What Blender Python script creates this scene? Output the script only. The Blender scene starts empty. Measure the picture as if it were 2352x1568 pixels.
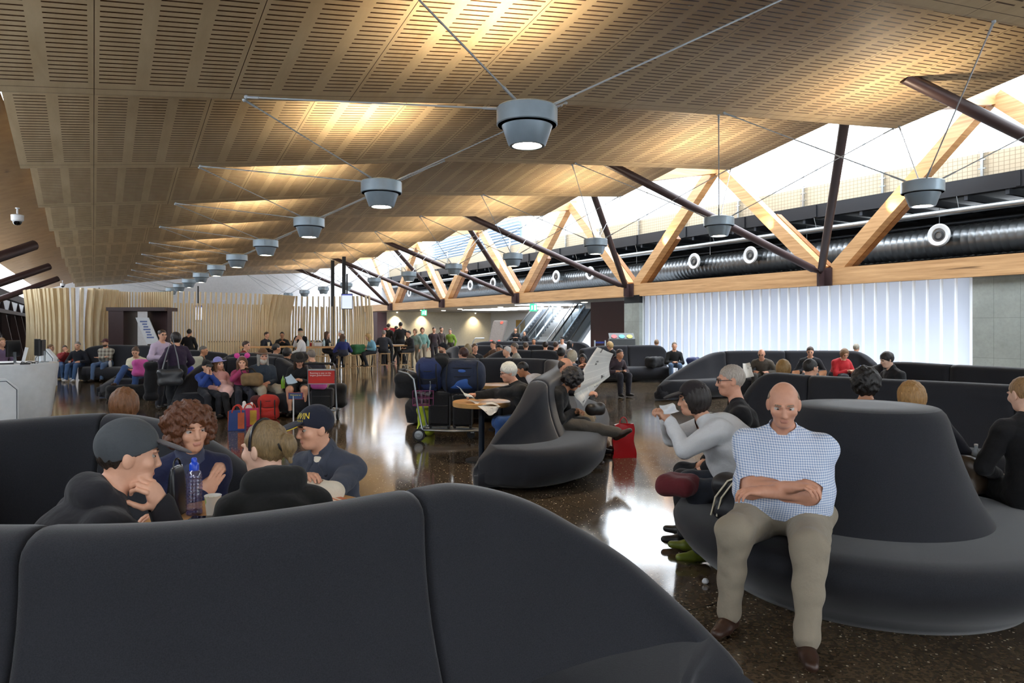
import bpy, bmesh, math, random
import numpy as np
from mathutils import Vector, Matrix
random.seed(7); rng = np.random.default_rng(7)
SC = bpy.context.scene
COL = SC.collection
PI = math.pi
# ---------------------------------------------------------------- camera frame
FPX, CX, HOR, EYE = 1650.0, 1176.0, 752.0, 1.65
TH = math.atan(961.0 / FPX)
FW = Vector((math.sin(TH), math.cos(TH), 0)); RT = Vector((math.cos(TH), -math.sin(TH), 0))
S = 4.8                                     # spacing of the roof pleats in metres
def at(px, z, h=0.0):
    "world point on the sight line of pixel column px, z metres in front of the camera, h above the floor"
    p = FW * z + RT * ((px - CX) / FPX * z); p.z = h; return p
def pix(px, py, z):
    return at(px, z, EYE - (py - HOR) * z / FPX)
def ground(px, py):
    return at(px, EYE * FPX / (py - HOR))
def pz(px, z):
    "world point on column px at depth z -> (X, Y)"
    p = at(px, z); return p.x, p.y
def face_dir(px, deg):
    d = (FW + RT * ((px - CX) / FPX)).normalized(); r = Vector((d.y, -d.x, 0)); a = math.radians(deg)
    return -d * math.cos(a) + r * math.sin(a)
def rot_of(v):
    return math.atan2(-v.x, v.y)
cam = bpy.data.cameras.new('camera'); co = bpy.data.objects.new('camera', cam); COL.objects.link(co)
co.location = (0, 0, EYE); co.rotation_euler = (PI / 2, 0, -TH)
cam.sensor_width = 36; cam.lens = FPX * 36 / 2352; cam.shift_y = (HOR - 784) / 2352
cam.clip_start = 0.05; cam.clip_end = 400; SC.camera = co
# ---------------------------------------------------------------- materials
def lin(c):
    if isinstance(c, str):
        c = [int(c[i:i + 2], 16) / 255 for i in (0, 2, 4)]
        c = [x / 12.92 if x <= 0.04045 else ((x + 0.055) / 1.055) ** 2.4 for x in c]
    return (c[0], c[1], c[2], 1)
MATS = {}
class NT:
    def __init__(s, name):
        s.m = bpy.data.materials.new(name); s.m.use_nodes = True; s.t = s.m.node_tree; s.p = s.t.nodes['Principled BSDF']
    def n(s, typ, **kw):
        x = s.t.nodes.new(typ)
        for k, v in kw.items(): setattr(x, k, v)
        return x
    def l(s, a, b): s.t.links.new(a, b)
    def math(s, op, a, b=None, c=None):
        x = s.n('ShaderNodeMath', operation=op)
        for i, v in enumerate((a, b, c)):
            if v is None: continue
            if hasattr(v, 'is_output'): s.l(v, x.inputs[i])
            else: x.inputs[i].default_value = v
        return x.outputs[0]
    def mix(s, fac, a, b):
        x = s.n('ShaderNodeMix', data_type='RGBA')
        if hasattr(fac, 'is_output'): s.l(fac, x.inputs[0])
        else: x.inputs[0].default_value = fac
        for i, v in ((6, a), (7, b)):
            if hasattr(v, 'is_output'): s.l(v, x.inputs[i])
            else: x.inputs[i].default_value = lin(v)
        return x.outputs[2]
    def noise(s, scale, vec=None, detail=3, rough=0.5):
        x = s.n('ShaderNodeTexNoise'); x.inputs['Scale'].default_value = scale; x.inputs['Detail'].default_value = detail; x.inputs['Roughness'].default_value = rough
        if vec is not None: s.l(vec, x.inputs['Vector'])
        return x.outputs[0]
    def coord(s, which='Object', scale=(1, 1, 1)):
        t = s.n('ShaderNodeTexCoord'); m = s.n('ShaderNodeMapping'); m.inputs['Scale'].default_value = scale; s.l(t.outputs[which], m.inputs[0]); return m.outputs[0]
    def bump(s, h, st=0.3, dist=0.01):
        b = s.n('ShaderNodeBump'); b.inputs['Strength'].default_value = st; b.inputs['Distance'].default_value = dist; s.l(h, b.inputs['Height']); s.l(b.outputs[0], s.p.inputs['Normal'])
    def ramp(s, fac, a, b):
        r = s.n('ShaderNodeMapRange'); s.l(fac, r.inputs[0]); r.inputs[1].default_value = a; r.inputs[2].default_value = b; return r.outputs[0]
    def base(s, c):
        if hasattr(c, 'is_output'): s.l(c, s.p.inputs['Base Color'])
        else: s.p.inputs['Base Color'].default_value = lin(c)
    def set(s, **kw):
        for k, v in kw.items(): s.p.inputs[k.replace('_', ' ')].default_value = v
def plain(c, rough=0.6, metal=0.0, key=None, var=0.12):
    k = key or ('p', str(c), rough, metal)
    if k in MATS: return MATS[k]
    n = NT('finish'); v = n.noise(9, n.coord(), 4)
    cc = lin(c); d = [x * (1 - var) for x in cc[:3]]; b = [min(1, x * (1 + var)) for x in cc[:3]]
    n.base(n.mix(v, d, b)); n.set(Roughness=rough, Metallic=metal); MATS[k] = n.m; return n.m
def cloth(c, rough=0.92, weave=420, fold=0.5):
    k = ('c', str(c), weave)
    if k in MATS: return MATS[k]
    n = NT('cloth'); co_ = n.coord(); v = n.noise(weave, co_, 2); w = n.noise(9, co_, 3)
    cc = lin(c); d = [x * 0.72 for x in cc[:3]]; b = [min(1, x * 1.28) for x in cc[:3]]
    n.base(n.mix(n.math('ADD', n.math('MULTIPLY', v, 0.7), n.math('MULTIPLY', w, 0.3)), d, b)); n.set(Roughness=rough)
    n.p.inputs['Sheen Weight'].default_value = 0.08
    n.bump(w, fold, 0.03); MATS[k] = n.m; return n.m
def emit(c, st):
    k = ('e', str(c), st)
    if k in MATS: return MATS[k]
    n = NT('glow'); n.base((0, 0, 0)); n.p.inputs['Emission Color'].default_value = lin(c); n.p.inputs['Emission Strength'].default_value = st
    MATS[k] = n.m; return n.m
def skin_mat(c):
    k = ('s', str(c))
    if k in MATS: return MATS[k]
    n = NT('skin'); v = n.noise(30, n.coord(), 4); cc = lin(c)
    n.base(n.mix(v, [cc[0] * 0.85, cc[1] * 0.78, cc[2] * 0.75], [min(1, x * 1.1) for x in cc[:3]])); n.set(Roughness=0.5)
    n.p.inputs['Subsurface Weight'].default_value = 0.0; MATS[k] = n.m; return n.m
def hair_mat(c):
    k = ('h', str(c))
    if k in MATS: return MATS[k]
    n = NT('hair'); v = n.noise(55, n.coord('Object', (3, 3, 0.5)), 4, 0.6); cc = lin(c)
    n.base(n.mix(v, [x * 0.25 for x in cc[:3]], [min(1, x * 2.0) for x in cc[:3]])); n.set(Roughness=0.45); n.bump(v, 0.7, 0.01); MATS[k] = n.m; return n.m
def wood_mat(name, a, b, scale=(1, 1, 1), rough=0.45, knots=True):
    if name in MATS: return MATS[name]
    n = NT(name); c = n.coord('Object', scale); v = n.noise(2.2, c, 6, 0.65)
    col = n.mix(n.ramp(v, 0.3, 0.72), a, b)
    if knots:
        k = n.noise(1.1, n.coord('Object', (scale[0] * 2.1, scale[1] * 2.1, scale[2] * 2.1)), 2)
        col = n.mix(n.ramp(k, 0.70, 0.78), col, [x * 0.45 for x in lin(a)[:3]])
    n.base(col); n.set(Roughness=rough); n.bump(v, 0.1, 0.004); MATS[name] = n.m; return n.m
# ---------------------------------------------------------------- mesh building
def V3(p): return p if isinstance(p, Vector) else Vector(p)
def frame(d):
    d = V3(d).normalized(); u = Vector((0, 0, 1)) if abs(d.z) < 0.95 else Vector((1, 0, 0))
    a = u.cross(d).normalized(); return a, d.cross(a)
class MB:
    def __init__(s): s.v = []; s.f = []; s.mi = []; s.uv = {}
    def add(s, vs, fs, m=0):
        o = len(s.v); s.v += [tuple(v) for v in vs]; s.f += [tuple(i + o for i in f) for f in fs]; s.mi += [m] * len(fs); return s
    def box(s, c, d, ax=None, m=0, taper=1.0):
        "box centred at c with full sizes d; ax = (X, Y, Z) axes; taper scales the top face"
        c = V3(c); ax = ax or (Vector((1, 0, 0)), Vector((0, 1, 0)), Vector((0, 0, 1)))
        vs = []
        for k in (-.5, .5):
            t = taper if k > 0 else 1
            for i, j in ((-.5, -.5), (.5, -.5), (.5, .5), (-.5, .5)):
                vs.append(c + ax[0] * (i * d[0] * t) + ax[1] * (j * d[1] * t) + ax[2] * (k * d[2]))
        return s.add(vs, [(3, 2, 1, 0), (4, 5, 6, 7), (0, 1, 5, 4), (1, 2, 6, 5), (2, 3, 7, 6), (3, 0, 4, 7)], m)
    def bar(s, a, b, w, h, m=0, up=(0, 0, 1)):
        a, b = V3(a), V3(b); z = (b - a); L = z.length; z.normalize(); u = V3(up)
        if abs(z.dot(u)) > .97: u = Vector((1, 0, 0))
        x = u.cross(z).normalized(); y = z.cross(x); return s.box((a + b) / 2, (w, h, L), (x, y, z), m)
    def tube(s, pts, r, n=8, m=0, cap=True, closed=False):
        pts = [V3(p) for p in pts]; N = len(pts); rs = r if isinstance(r, (list, tuple)) else [r] * N
        vs, fs = [], []; pa = None
        for i, p in enumerate(pts):
            if closed: d = pts[(i + 1) % N] - pts[i - 1]
            else: d = pts[min(i + 1, N - 1)] - pts[max(i - 1, 0)]
            d = d.normalized() if d.length > 1e-9 else Vector((0, 0, 1))
            if pa is None: a, b = frame(d)
            else:
                a = pa - d * pa.dot(d); a = a.normalized() if a.length > 1e-6 else frame(d)[0]; b = d.cross(a)
            pa = a
            for k in range(n):
                t = 2 * PI * k / n; vs.append(p + (a * math.cos(t) + b * math.sin(t)) * rs[i])
        R = N if closed else N - 1
        for i in range(R):
            for k in range(n):
                j = (i + 1) % N; fs.append((i * n + k, i * n + (k + 1) % n, j * n + (k + 1) % n, j * n + k))
        if cap and not closed: fs += [tuple(range(n - 1, -1, -1)), tuple((N - 1) * n + k for k in range(n))]
        return s.add(vs, fs, m)
    def lathe(s, prof, n=32, c=(0, 0, 0), m=0, axis=None):
        "prof: (radius, height) list"
        c = V3(c); ax = axis or (Vector((1, 0, 0)), Vector((0, 1, 0)), Vector((0, 0, 1)))
        vs, fs = [], []
        for r, h in prof:
            for k in range(n):
                t = 2 * PI * k / n; vs.append(c + ax[0] * (r * math.cos(t)) + ax[1] * (r * math.sin(t)) + ax[2] * h)
        for i in range(len(prof) - 1):
            for k in range(n): fs.append((i * n + k, i * n + (k + 1) % n, (i + 1) * n + (k + 1) % n, (i + 1) * n + k))
        if prof[0][0] > 1e-6: fs.append(tuple(range(n - 1, -1, -1)))
        if prof[-1][0] > 1e-6: fs.append(tuple((len(prof) - 1) * n + k for k in range(n)))
        return s.add(vs, fs, m)
    def loft(s, loops, closed_loop=True, cap=True, m=0):
        n = len(loops[0]); vs = [p for L in loops for p in L]; fs = []
        for i in range(len(loops) - 1):
            for k in range(n if closed_loop else n - 1): fs.append((i * n + k, i * n + (k + 1) % n, (i + 1) * n + (k + 1) % n, (i + 1) * n + k))
        if cap and closed_loop: fs += [tuple(range(n - 1, -1, -1)), tuple((len(loops) - 1) * n + k for k in range(n))]
        return s.add(vs, fs, m)
    def prism(s, outline, a, b, m=0):
        "outline: 2-D (u, v) list placed by functions a(u, v) and b(u, v) for the two faces"
        n = len(outline); vs = [a(*p) for p in outline] + [b(*p) for p in outline]
        return s.add(vs, [tuple(range(n - 1, -1, -1)), tuple(range(n, 2 * n))] + [(i, (i + 1) % n, n + (i + 1) % n, n + i) for i in range(n)], m)
    def grid(s, P, m=0):
        "P[i][j] points"
        nj = len(P[0]); vs = [p for row in P for p in row]
        return s.add(vs, [(i * nj + j, i * nj + j + 1, (i + 1) * nj + j + 1, (i + 1) * nj + j) for i in range(len(P) - 1) for j in range(nj - 1)], m)
    def blob(s, c, r, m=0, n=12, k=8, ax=None):
        prof = [(math.sin(PI * i / k), -math.cos(PI * i / k)) for i in range(k + 1)]
        c = V3(c); ax = ax or (Vector((1, 0, 0)), Vector((0, 1, 0)), Vector((0, 0, 1)))
        return s.lathe(prof, n, c, m, (ax[0] * r[0], ax[1] * r[1], ax[2] * r[2]))
    def build(s, name, mats, parent=None, smooth=None, origin=None, bevel=0, weld=False):
        me = bpy.data.meshes.new(name)
        o = V3(origin) if origin is not None else (parent.location if parent is not None and parent.get('wl') else Vector((0, 0, 0)))
        me.from_pydata([(v[0] - o[0], v[1] - o[1], v[2] - o[2]) for v in s.v], [], s.f)
        if not isinstance(mats, (list, tuple)): mats = [mats]
        for m in mats: me.materials.append(m)
        me.polygons.foreach_set('material_index', s.mi)
        ob = bpy.data.objects.new(name, me); COL.objects.link(ob)
        bm = bmesh.new(); bm.from_mesh(me)
        if weld: bmesh.ops.remove_doubles(bm, verts=bm.verts, dist=1e-5)
        bmesh.ops.recalc_face_normals(bm, faces=bm.faces)
        bm.to_mesh(me); bm.free()
        if smooth is not None:
            me.polygons.foreach_set('use_smooth', [True] * len(me.polygons))
            if smooth < 180: me.set_sharp_from_angle(angle=math.radians(smooth))
        if bevel:
            b = ob.modifiers.new('edge', 'BEVEL'); b.width = bevel; b.segments = 2; b.limit_method = 'ANGLE'
        if parent is not None: ob.parent = parent
        elif origin is not None: ob.location = o
        return ob
def tag(o, label=None, cat=None, group=None, kind=None):
    for k, v in (('label', label), ('category', cat), ('group', group), ('kind', kind)):
        if v: o[k] = v
    return o
def thing(name, label, cat, loc=(0, 0, 0), rotz=0, group=None, world=False):
    o = bpy.data.objects.new(name, None); COL.objects.link(o); o.location = loc; o.rotation_euler = (0, 0, rotz)
    o.empty_display_size = 0.1
    if world: o['wl'] = 1
    return tag(o, label, cat, group)
def struct(o, label=None): o['kind'] = 'structure'; 
def copy_tree(o, parent=None):
    c = o.copy(); COL.objects.link(c); c.parent = parent
    for ch in list(o.children): copy_tree(ch, c)
    return c
def text_mesh(txt, size, mat, parent, M, name='lettering', ext=0.001, align='CENTER', bend=None):
    cu = bpy.data.curves.new('t', 'FONT'); cu.body = txt; cu.size = size; cu.extrude = ext; cu.align_x = align; cu.align_y = 'CENTER'; cu.resolution_u = 3
    ob = bpy.data.objects.new('t', cu); COL.objects.link(ob); dg = bpy.context.evaluated_depsgraph_get()
    me = bpy.data.meshes.new_from_object(ob.evaluated_get(dg)); bpy.data.objects.remove(ob); bpy.data.curves.remove(cu)
    if bend:
        bm = bmesh.new(); bm.from_mesh(me); bmesh.ops.triangulate(bm, faces=bm.faces)
        for _ in range(3): bmesh.ops.subdivide_edges(bm, edges=[e for e in bm.edges if e.calc_length() > .16], cuts=1); bmesh.ops.triangulate(bm, faces=bm.faces)
        bm.to_mesh(me); bm.free()
    for v in me.vertices: v.co = bend(v.co) if bend else M @ v.co
    me.materials.clear(); me.materials.append(mat); o = bpy.data.objects.new(name, me); COL.objects.link(o); o.parent = parent; return o
def mat_axes(o, x, y, z):
    M = Matrix.Identity(4)
    for i, a in enumerate((x, y, z)):
        for j in range(3): M[j][i] = a[j]
    for j in range(3): M[j][3] = o[j]
    return M
# ================================================================ building shell
UNIT = (Vector((1, 0, 0)), Vector((0, 1, 0)), Vector((0, 0, 1)))
_hx = [-.6, -.233, .45, 1.48, 2.21, 3.19, 3.6]; _hv = [.55, .585, .658, .787, .845, .915, .945]
def Hl(x): return EYE + S * float(np.interp(x / S, _hx, _hv))
AMP = 0.17 * S
def lipY(x, n): return S * (2.17 + n) - 0.066 * x
def ceil_h(x, y):
    u = (y + 0.066 * x) / S - 2.17; n = math.ceil(u - 1e-6); f = n - u
    return Hl(x) + AMP * f
XL, XR = -0.233 * S, 3.19 * S
# ---- materials of the shell
def floor_material():
    n = NT('terrazzo'); c = n.coord()
    vo = n.n('ShaderNodeTexVoronoi'); vo.inputs['Scale'].default_value = 34; n.l(c, vo.inputs['Vector'])
    sep = n.n('ShaderNodeSeparateColor'); n.l(vo.outputs['Color'], sep.inputs[0])
    keep = n.math('LESS_THAN', sep.outputs[0], 0.6)
    rad = n.math('MULTIPLY_ADD', sep.outputs[1], 0.17, 0.06)
    chip = n.math('MULTIPLY', n.math('LESS_THAN', vo.outputs['Distance'], rad), keep)
    vo2 = n.n('ShaderNodeTexVoronoi'); vo2.inputs['Scale'].default_value = 70; n.l(c, vo2.inputs['Vector'])
    s2 = n.n('ShaderNodeSeparateColor'); n.l(vo2.outputs['Color'], s2.inputs[0])
    base = n.mix(s2.outputs[0], '3d3429', '6a5b48'); big = n.noise(0.8, c, 3)
    base = n.mix(n.math('MULTIPLY', big, 0.5), base, '4c4032')
    col = n.mix(chip, base, 'cfc4ae')
    sx = n.n('ShaderNodeSeparateXYZ'); n.l(c, sx.inputs[0])
    def joint(o, off):
        f = n.math('FRACT', n.math('DIVIDE', n.math('SUBTRACT', o, off - 0.004), 4.8)); return n.math('LESS_THAN', f, 0.009 / 4.8)
    j = n.math('MAXIMUM', joint(sx.outputs[0], 3.83), joint(sx.outputs[1], 7.9))
    n.base(n.mix(j, col, '0d0b09')); r = n.math('MULTIPLY_ADD', n.noise(3, c, 3), 0.06, 0.07); n.l(r, n.p.inputs['Roughness'])
    n.p.inputs['Specular IOR Level'].default_value = 0.75
    return n.m
def panel_material():
    n = NT('slotted_plywood'); t = n.n('ShaderNodeUVMap'); t.uv_map = 'UVMap'; sx = n.n('ShaderNodeSeparateXYZ'); n.l(t.outputs[0], sx.inputs[0])
    u, v = sx.outputs[0], sx.outputs[1]          # metres along the pleat, metres up from the lip
    pu = n.math('DIVIDE', u, 1.6); f = n.math('FRACT', pu)
    cell = n.math('FRACT', n.math('MULTIPLY_ADD', f, 2.93, 0.035))
    colm = n.math('MULTIPLY', n.math('GREATER_THAN', cell, 0.14), n.math('LESS_THAN', cell, 0.86))
    edge = n.math('MULTIPLY', n.math('GREATER_THAN', f, 0.03), n.math('LESS_THAN', f, 0.97))
    row = n.math('LESS_THAN', n.math('FRACT', n.math('DIVIDE', v, 0.100)), 0.26)
    lim = n.math('MULTIPLY', n.math('GREATER_THAN', v, 0.26), n.math('LESS_THAN', v, 4.7))
    slot = n.math('MULTIPLY', n.math('MULTIPLY', colm, edge), n.math('MULTIPLY', row, lim))
    seam = n.math('MAXIMUM', n.math('LESS_THAN', f, 0.006), n.math('MULTIPLY', n.math('GREATER_THAN', v, 0.135), n.math('LESS_THAN', v, 0.145)))
    pid = n.n('ShaderNodeTexWhiteNoise'); pid.noise_dimensions = '2D'; cm = n.n('ShaderNodeCombineXYZ')
    n.l(n.math('FLOOR', pu), cm.inputs[0]); n.l(n.math('FLOOR', n.math('DIVIDE', v, 2.41)), cm.inputs[1]); n.l(cm.outputs[0], pid.inputs['Vector'])
    mp = n.n('ShaderNodeMapping'); mp.inputs['Scale'].default_value = (2.2, 0.5, 1); n.l(t.outputs[0], mp.inputs[0])
    g = n.noise(2.0, mp.outputs[0], 5, 0.6)
    woodc = n.mix(n.ramp(g, 0.25, 0.75), 'b79d78', 'd6c09c'); woodc = n.mix(n.math('MULTIPLY', pid.outputs[0], 0.35), woodc, 'cdb896')
    col = n.mix(slot, woodc, '4f3318'); col = n.mix(seam, col, '4a3620')
    n.base(col); n.set(Roughness=0.48); n.p.inputs['Specular IOR Level'].default_value = 0.35
    return n.m
def concrete_material():
    n = NT('concrete'); c = n.coord(); a = n.noise(1.3, c, 6, 0.6); b = n.noise(14, c, 4)
    col = n.mix(n.ramp(a, 0.3, 0.7), '7d827e', '9aa09b'); col = n.mix(n.math('MULTIPLY', n.ramp(b, 0.45, 0.8), 0.3), col, '6f7470')
    sx = n.n('ShaderNodeSeparateXYZ'); n.l(c, sx.inputs[0])
    def ln(o, p, off): return n.math('LESS_THAN', n.math('FRACT', n.math('DIVIDE', n.math('ADD', o, off), p)), 0.012 / p)
    j = n.math('MAXIMUM', ln(sx.outputs[1], 0.62, 0.1), ln(sx.outputs[2], 1.05, 0.2))
    n.base(n.mix(n.math('MULTIPLY', j, 0.5), col, '565b57')); n.set(Roughness=0.7); n.bump(a, 0.15, 0.01); return n.m
GLULAM = wood_mat('glulam', '9a7249', 'cba274', (0.25, 0.25, 6), 0.42)
GLULAM_Y = wood_mat('glulam_long', '9a7249', 'cba274', (5, 0.22, 5), 0.42)
STEELB = plain('3b2a2b', 0.45, 0.2); DARK = plain('14161a', 0.6, 0.3); GALV = plain('9aa0a3', 0.28, 0.85); ALU = plain('a9afb4', 0.32, 0.9)
WHITE = plain('d9dbde', 0.5); CREAM = plain('cfc6b0', 0.6)
LUMG = plain('93a3af', 0.34, 0.4)
# ---- floor
b = MB(); b.box((17, 26, -0.15), (48, 84, 0.3)); o = b.build('floor', floor_material()); struct(o)
# ---- pleated ceiling: one mesh with UVs in metres
def build_ceiling():
    vs, fs, uvs, mi = [], [], [], []
    xs = np.linspace(XL, XR, 29)
    def quad(p, uv, m):
        o = len(vs); vs.extend(p); fs.append((o, o + 1, o + 2, o + 3)); uvs.extend(uv); mi.append(m)
    LIP = 0.14
    for n_ in range(-5, 11):
        for i in range(28):
            a, c = xs[i], xs[i + 1]; sl = math.hypot(S, AMP)
            P = lambda x, y, z: (float(x), float(y), float(z))
            y0a, y0c, y1a, y1c = lipY(a, n_ - 1), lipY(c, n_ - 1), lipY(a, n_), lipY(c, n_)
            ha, hc = Hl(a), Hl(c)
            quad([P(a, y0a, ha + AMP), P(c, y0c, hc + AMP), P(c, y1c, hc), P(a, y1a, ha)], [(a, sl), (c, sl), (c, 0), (a, 0)], 0)
            quad([P(a, y1a, ha), P(c, y1c, hc), P(c, y1c + .05, hc), P(a, y1a + .05, ha)], [(a, .1), (c, .1), (c, .1), (a, .1)], 0)
            quad([P(a, y1a + .05, ha), P(c, y1c + .05, hc), P(c, y1c + .05, hc + AMP + .03), P(a, y1a + .05, ha + AMP + .03)], [(a, .1), (c, .1), (c, .1), (a, .1)], 0)
        for x, sg in ((XL, -1), (XR, 1)):       # closing board along the eaves
            h = Hl(x); y0, y1 = lipY(x, n_ - 1), lipY(x, n_)
            quad([P(x, y0, h + AMP), P(x, y1, h), P(x, y1, h + 0.05), P(x, y0, h + AMP + .2)], [(0, .1)] * 4, 0)
    me = bpy.data.meshes.new('ceiling'); me.from_pydata(vs, [], fs); uv = me.uv_layers.new(name='UVMap')
    uv.data.foreach_set('uv', np.array(uvs, dtype=np.float32).ravel()); me.materials.append(panel_material())
    o = bpy.data.objects.new('ceiling', me); COL.objects.link(o); struct(o)
    # roof deck that keeps the sky out above the pleats
    b = MB(); b.box(((XL + XR) / 2, 20.6, Hl(XR) + 1.9), (XR - XL + .1, 78.8, .2)); 
    for x in (XL, XR):
        b.box((x, 24, (Hl(x) + AMP + Hl(XR) + 1.8) / 2 + .1), (.12, 84, Hl(XR) + 1.9 - Hl(x) - AMP))
    r = b.build('roof', plain('6d5a44', 0.7)); struct(r)
build_ceiling()
TX = 4.22 * S                                     # plane of the timber truss
# ---- right wall: channel glass, concrete, column, maroon lining
def glass_wall():
    n = NT('channel_glass'); nt = n.t; nt.nodes.remove(n.p)
    out = [x for x in nt.nodes if x.type == 'OUTPUT_MATERIAL'][0]
    tr = n.n('ShaderNodeBsdfTranslucent'); gl = n.n('ShaderNodeBsdfGlossy'); gl.inputs['Roughness'].default_value = .25
    v = n.noise(0.5, n.coord(), 3); c = n.mix(v, (.46, .51, .63), (.64, .68, .77)); n.l(c, tr.inputs[0])
    mx = n.n('ShaderNodeMixShader'); mx.inputs[0].default_value = .06; n.l(tr.outputs[0], mx.inputs[1]); n.l(gl.outputs[0], mx.inputs[2]); n.l(mx.outputs[0], out.inputs[0])
    f = NT('channel_flange'); nt = f.t; nt.nodes.remove(f.p); out = [x for x in nt.nodes if x.type == 'OUTPUT_MATERIAL'][0]
    tr = f.n('ShaderNodeBsdfTranslucent'); tr.inputs[0].default_value = (.95, .97, 1, 1); f.l(tr.outputs[0], out.inputs[0])
    y0, y1, N = 10.4, 23.6, 34; w = (y1 - y0) / N; H = 3.05
    root = thing('channel_glass_wall', 'long white translucent channel glass wall glowing under the timber beam', 'glass wall', (TX, 17, 0), world=True); root['kind'] = 'structure'
    a = MB()
    for i in range(N):
        ya = y0 + i * w; a.add([(TX, ya + .035, .0), (TX, ya + w - .035, 0), (TX, ya + w - .035, H), (TX, ya + .035, H)], [(0, 1, 2, 3)])
    a.build('pane', n.m, root)
    a = MB()
    for i in range(N + 1):
        ya = y0 + i * w; a.add([(TX - .0, ya - .035, 0), (TX - .06, ya - .02, 0), (TX - .06, ya + .02, 0), (TX, ya + .035, 0), (TX, ya - .035, H), (TX - .06, ya - .02, H), (TX - .06, ya + .02, H), (TX, ya + .035, H)], [(0, 1, 5, 4), (1, 2, 6, 5), (2, 3, 7, 6)])
    a.build('flange', f.m, root)
glass_wall()
CONC = concrete_material()
b = MB(); b.box((TX + .1, 0.2, 1.5), (.3, 20.3, 3.0)); b.box((TX + .3, -2, 5.2), (.3, 17, 4.5)); o = b.build('wall_right', CONC); struct(o)
for yy, zz in ((8.9, 2.35), (8.9, .95), (7.6, 2.35), (7.6, .95)):
    pass
b = MB()
for yy in (9.05, 7.4):
    for zz in (2.3, .75): b.lathe([(.045, 0), (.05, .02), (.02, .025), (.0, -.0)], 14, (TX - .05, yy, zz), 0, (Vector((0, 1, 0)), Vector((0, 0, 1)), Vector((-1, 0, 0))))
o = b.build('trim_1', plain('5d625f', .8)); struct(o)
b = MB(); b.box((TX + .05, 24.15, 1.35), (.55, 1.0, 2.7)); o = b.build('concrete_column', CONC); tag(o, 'grey concrete column at the left end of the glowing glass wall', 'column', kind='structure')
b = MB(); b.box((TX + .05, 24.15, 2.87), (.55, 1.0, .34)); o = b.build('trim_2', DARK); struct(o)
MAROON = plain('3a1a1c', 0.5)
b = MB(); b.box((TX + 1.2, 26.6, 1.45), (.2, 4.6, 2.9)); o = b.build('wall_maroon', MAROON); struct(o)
# ---- hall behind the truss
b = MB(); b.box((26, 44.2, 3.1), (11.2, 40.5, .2)); o = b.build('ceiling_hall', plain('b9bcc0', .6)); struct(o)
b = MB(); b.box((TX + 2.4, 10, 3.16), (4.4, 29, .12)); o = b.build('duct_light_block_slab', DARK); struct(o)  # unseen slab added to keep sky light from below out of the duct space
b = MB(); b.box((26, 58.2, 1.5), (11.5, .3, 3.0)); o = b.build('wall_hall_back', CREAM); struct(o)
b = MB(); b.box((31.7, 44, 1.5), (.3, 29, 3.0)); o = b.build('wall_hall_right', WHITE); struct(o)
b = MB(); b.box((25.2, 34, 4.35), (.2, 62, 2.3)); o = b.build('wall_duct_space', DARK); struct(o)
b = MB(); b.box((TX - .1, 56.8, 1.45), (.8, 2.6, 2.9)); o = b.build('wall_maroon_end', MAROON); struct(o)
# ---- end wall and left wall
b = MB(); b.box((9, 61.2, 4.6), (24, .3, 9.2)); b.box((22.5, 60.2, 6), (5, .3, 6.5)); o = b.build('wall_far', plain('d5d6da', .6)); struct(o)
XW = -3.2
def left_wall():
    root = thing('window_1', 'dark teal glazed side wall with leaning brown posts', 'window wall', (XW, 30, 0), world=True); root['kind'] = 'structure'
    g = NT('teal_glass'); g.base('16282b'); g.set(Roughness=.08); 
    b = MB(); b.box((XW - .35, 31, 1.5), (.06, 60, 3.0)); b.build('glazing', g.m, root)
    for i in range(15):
        y = 3 + i * 4.0
        b = MB(); b.bar((XW - .5, y, 3.2), (XW + .1, y, 0), .22, .3); b.build('post', STEELB, root)
    b = MB(); b.box((XW - .35, 31, 3.15), (.3, 60, .35)); b.box((XW - .15, 31, 2.35), (.16, 60, .16)); b.build('rail', STEELB, root)
left_wall()
b = MB(); b.add([(XL - .05, -2, Hl(XL) + .5), (XL - .05, 61, Hl(XL) + .5), (-3.3, 61, 4.25), (-3.3, -2, 4.25)], [(0, 1, 2, 3)]); b.add([(XL - .05, -2, Hl(XL) + .6), (XL - .05, 61, Hl(XL) + .6), (-3.3, 61, 4.35), (-3.3, -2, 4.35)], [(0, 1, 2, 3)])
o = b.build('ceiling_side', wood_mat('soffit', 'a87f4c', 'c49c66', (1, 1, 1), .5)); struct(o)
b = MB(); b.box((-2.9, -9, 2), (.2, 20, 4)); o = b.build('wall_left', WHITE); struct(o)
b = MB(); b.box((8, -11.6, 1.0), (26, .2, 2.0)); b.box((8, -11.6, 6.5), (26, .2, 4)); o = b.build('wall_back', WHITE); struct(o)
# ---- truss
YN0, YS = 3.06 * S, 2 * S
ZB0, ZB1 = EYE + .2785 * S, EYE + .389 * S
o = MB().box((TX, 26, (ZB0 + ZB1) / 2), (.42, 72, ZB1 - ZB0)).build('timber_chord', GLULAM_Y)
tag(o, 'long laminated timber bottom beam running below all the V braces', 'beam', kind='structure')
ZP = EYE + 1.24 * S
for k in range(7):
    yp = YN0 - YS / 2 + YS * k; a_ = Vector((TX + .3, yp, ZP + .1)); e_ = Vector((XR - .6, yp + .1, Hl(XR) + .55))
    o = MB().bar(a_, e_, .34, .4).build('timber_rafter', GLULAM, origin=a_); tag(o, 'laminated timber rafter running from a V brace tip back under the pleated ceiling', 'rafter', 'timber rafters', 'structure')
ORD = ['first', 'second', 'third', 'fourth', 'fifth', 'sixth', 'seventh', 'eighth', 'ninth', 'tenth', 'eleventh', 'twelfth', 'thirteenth']
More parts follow.
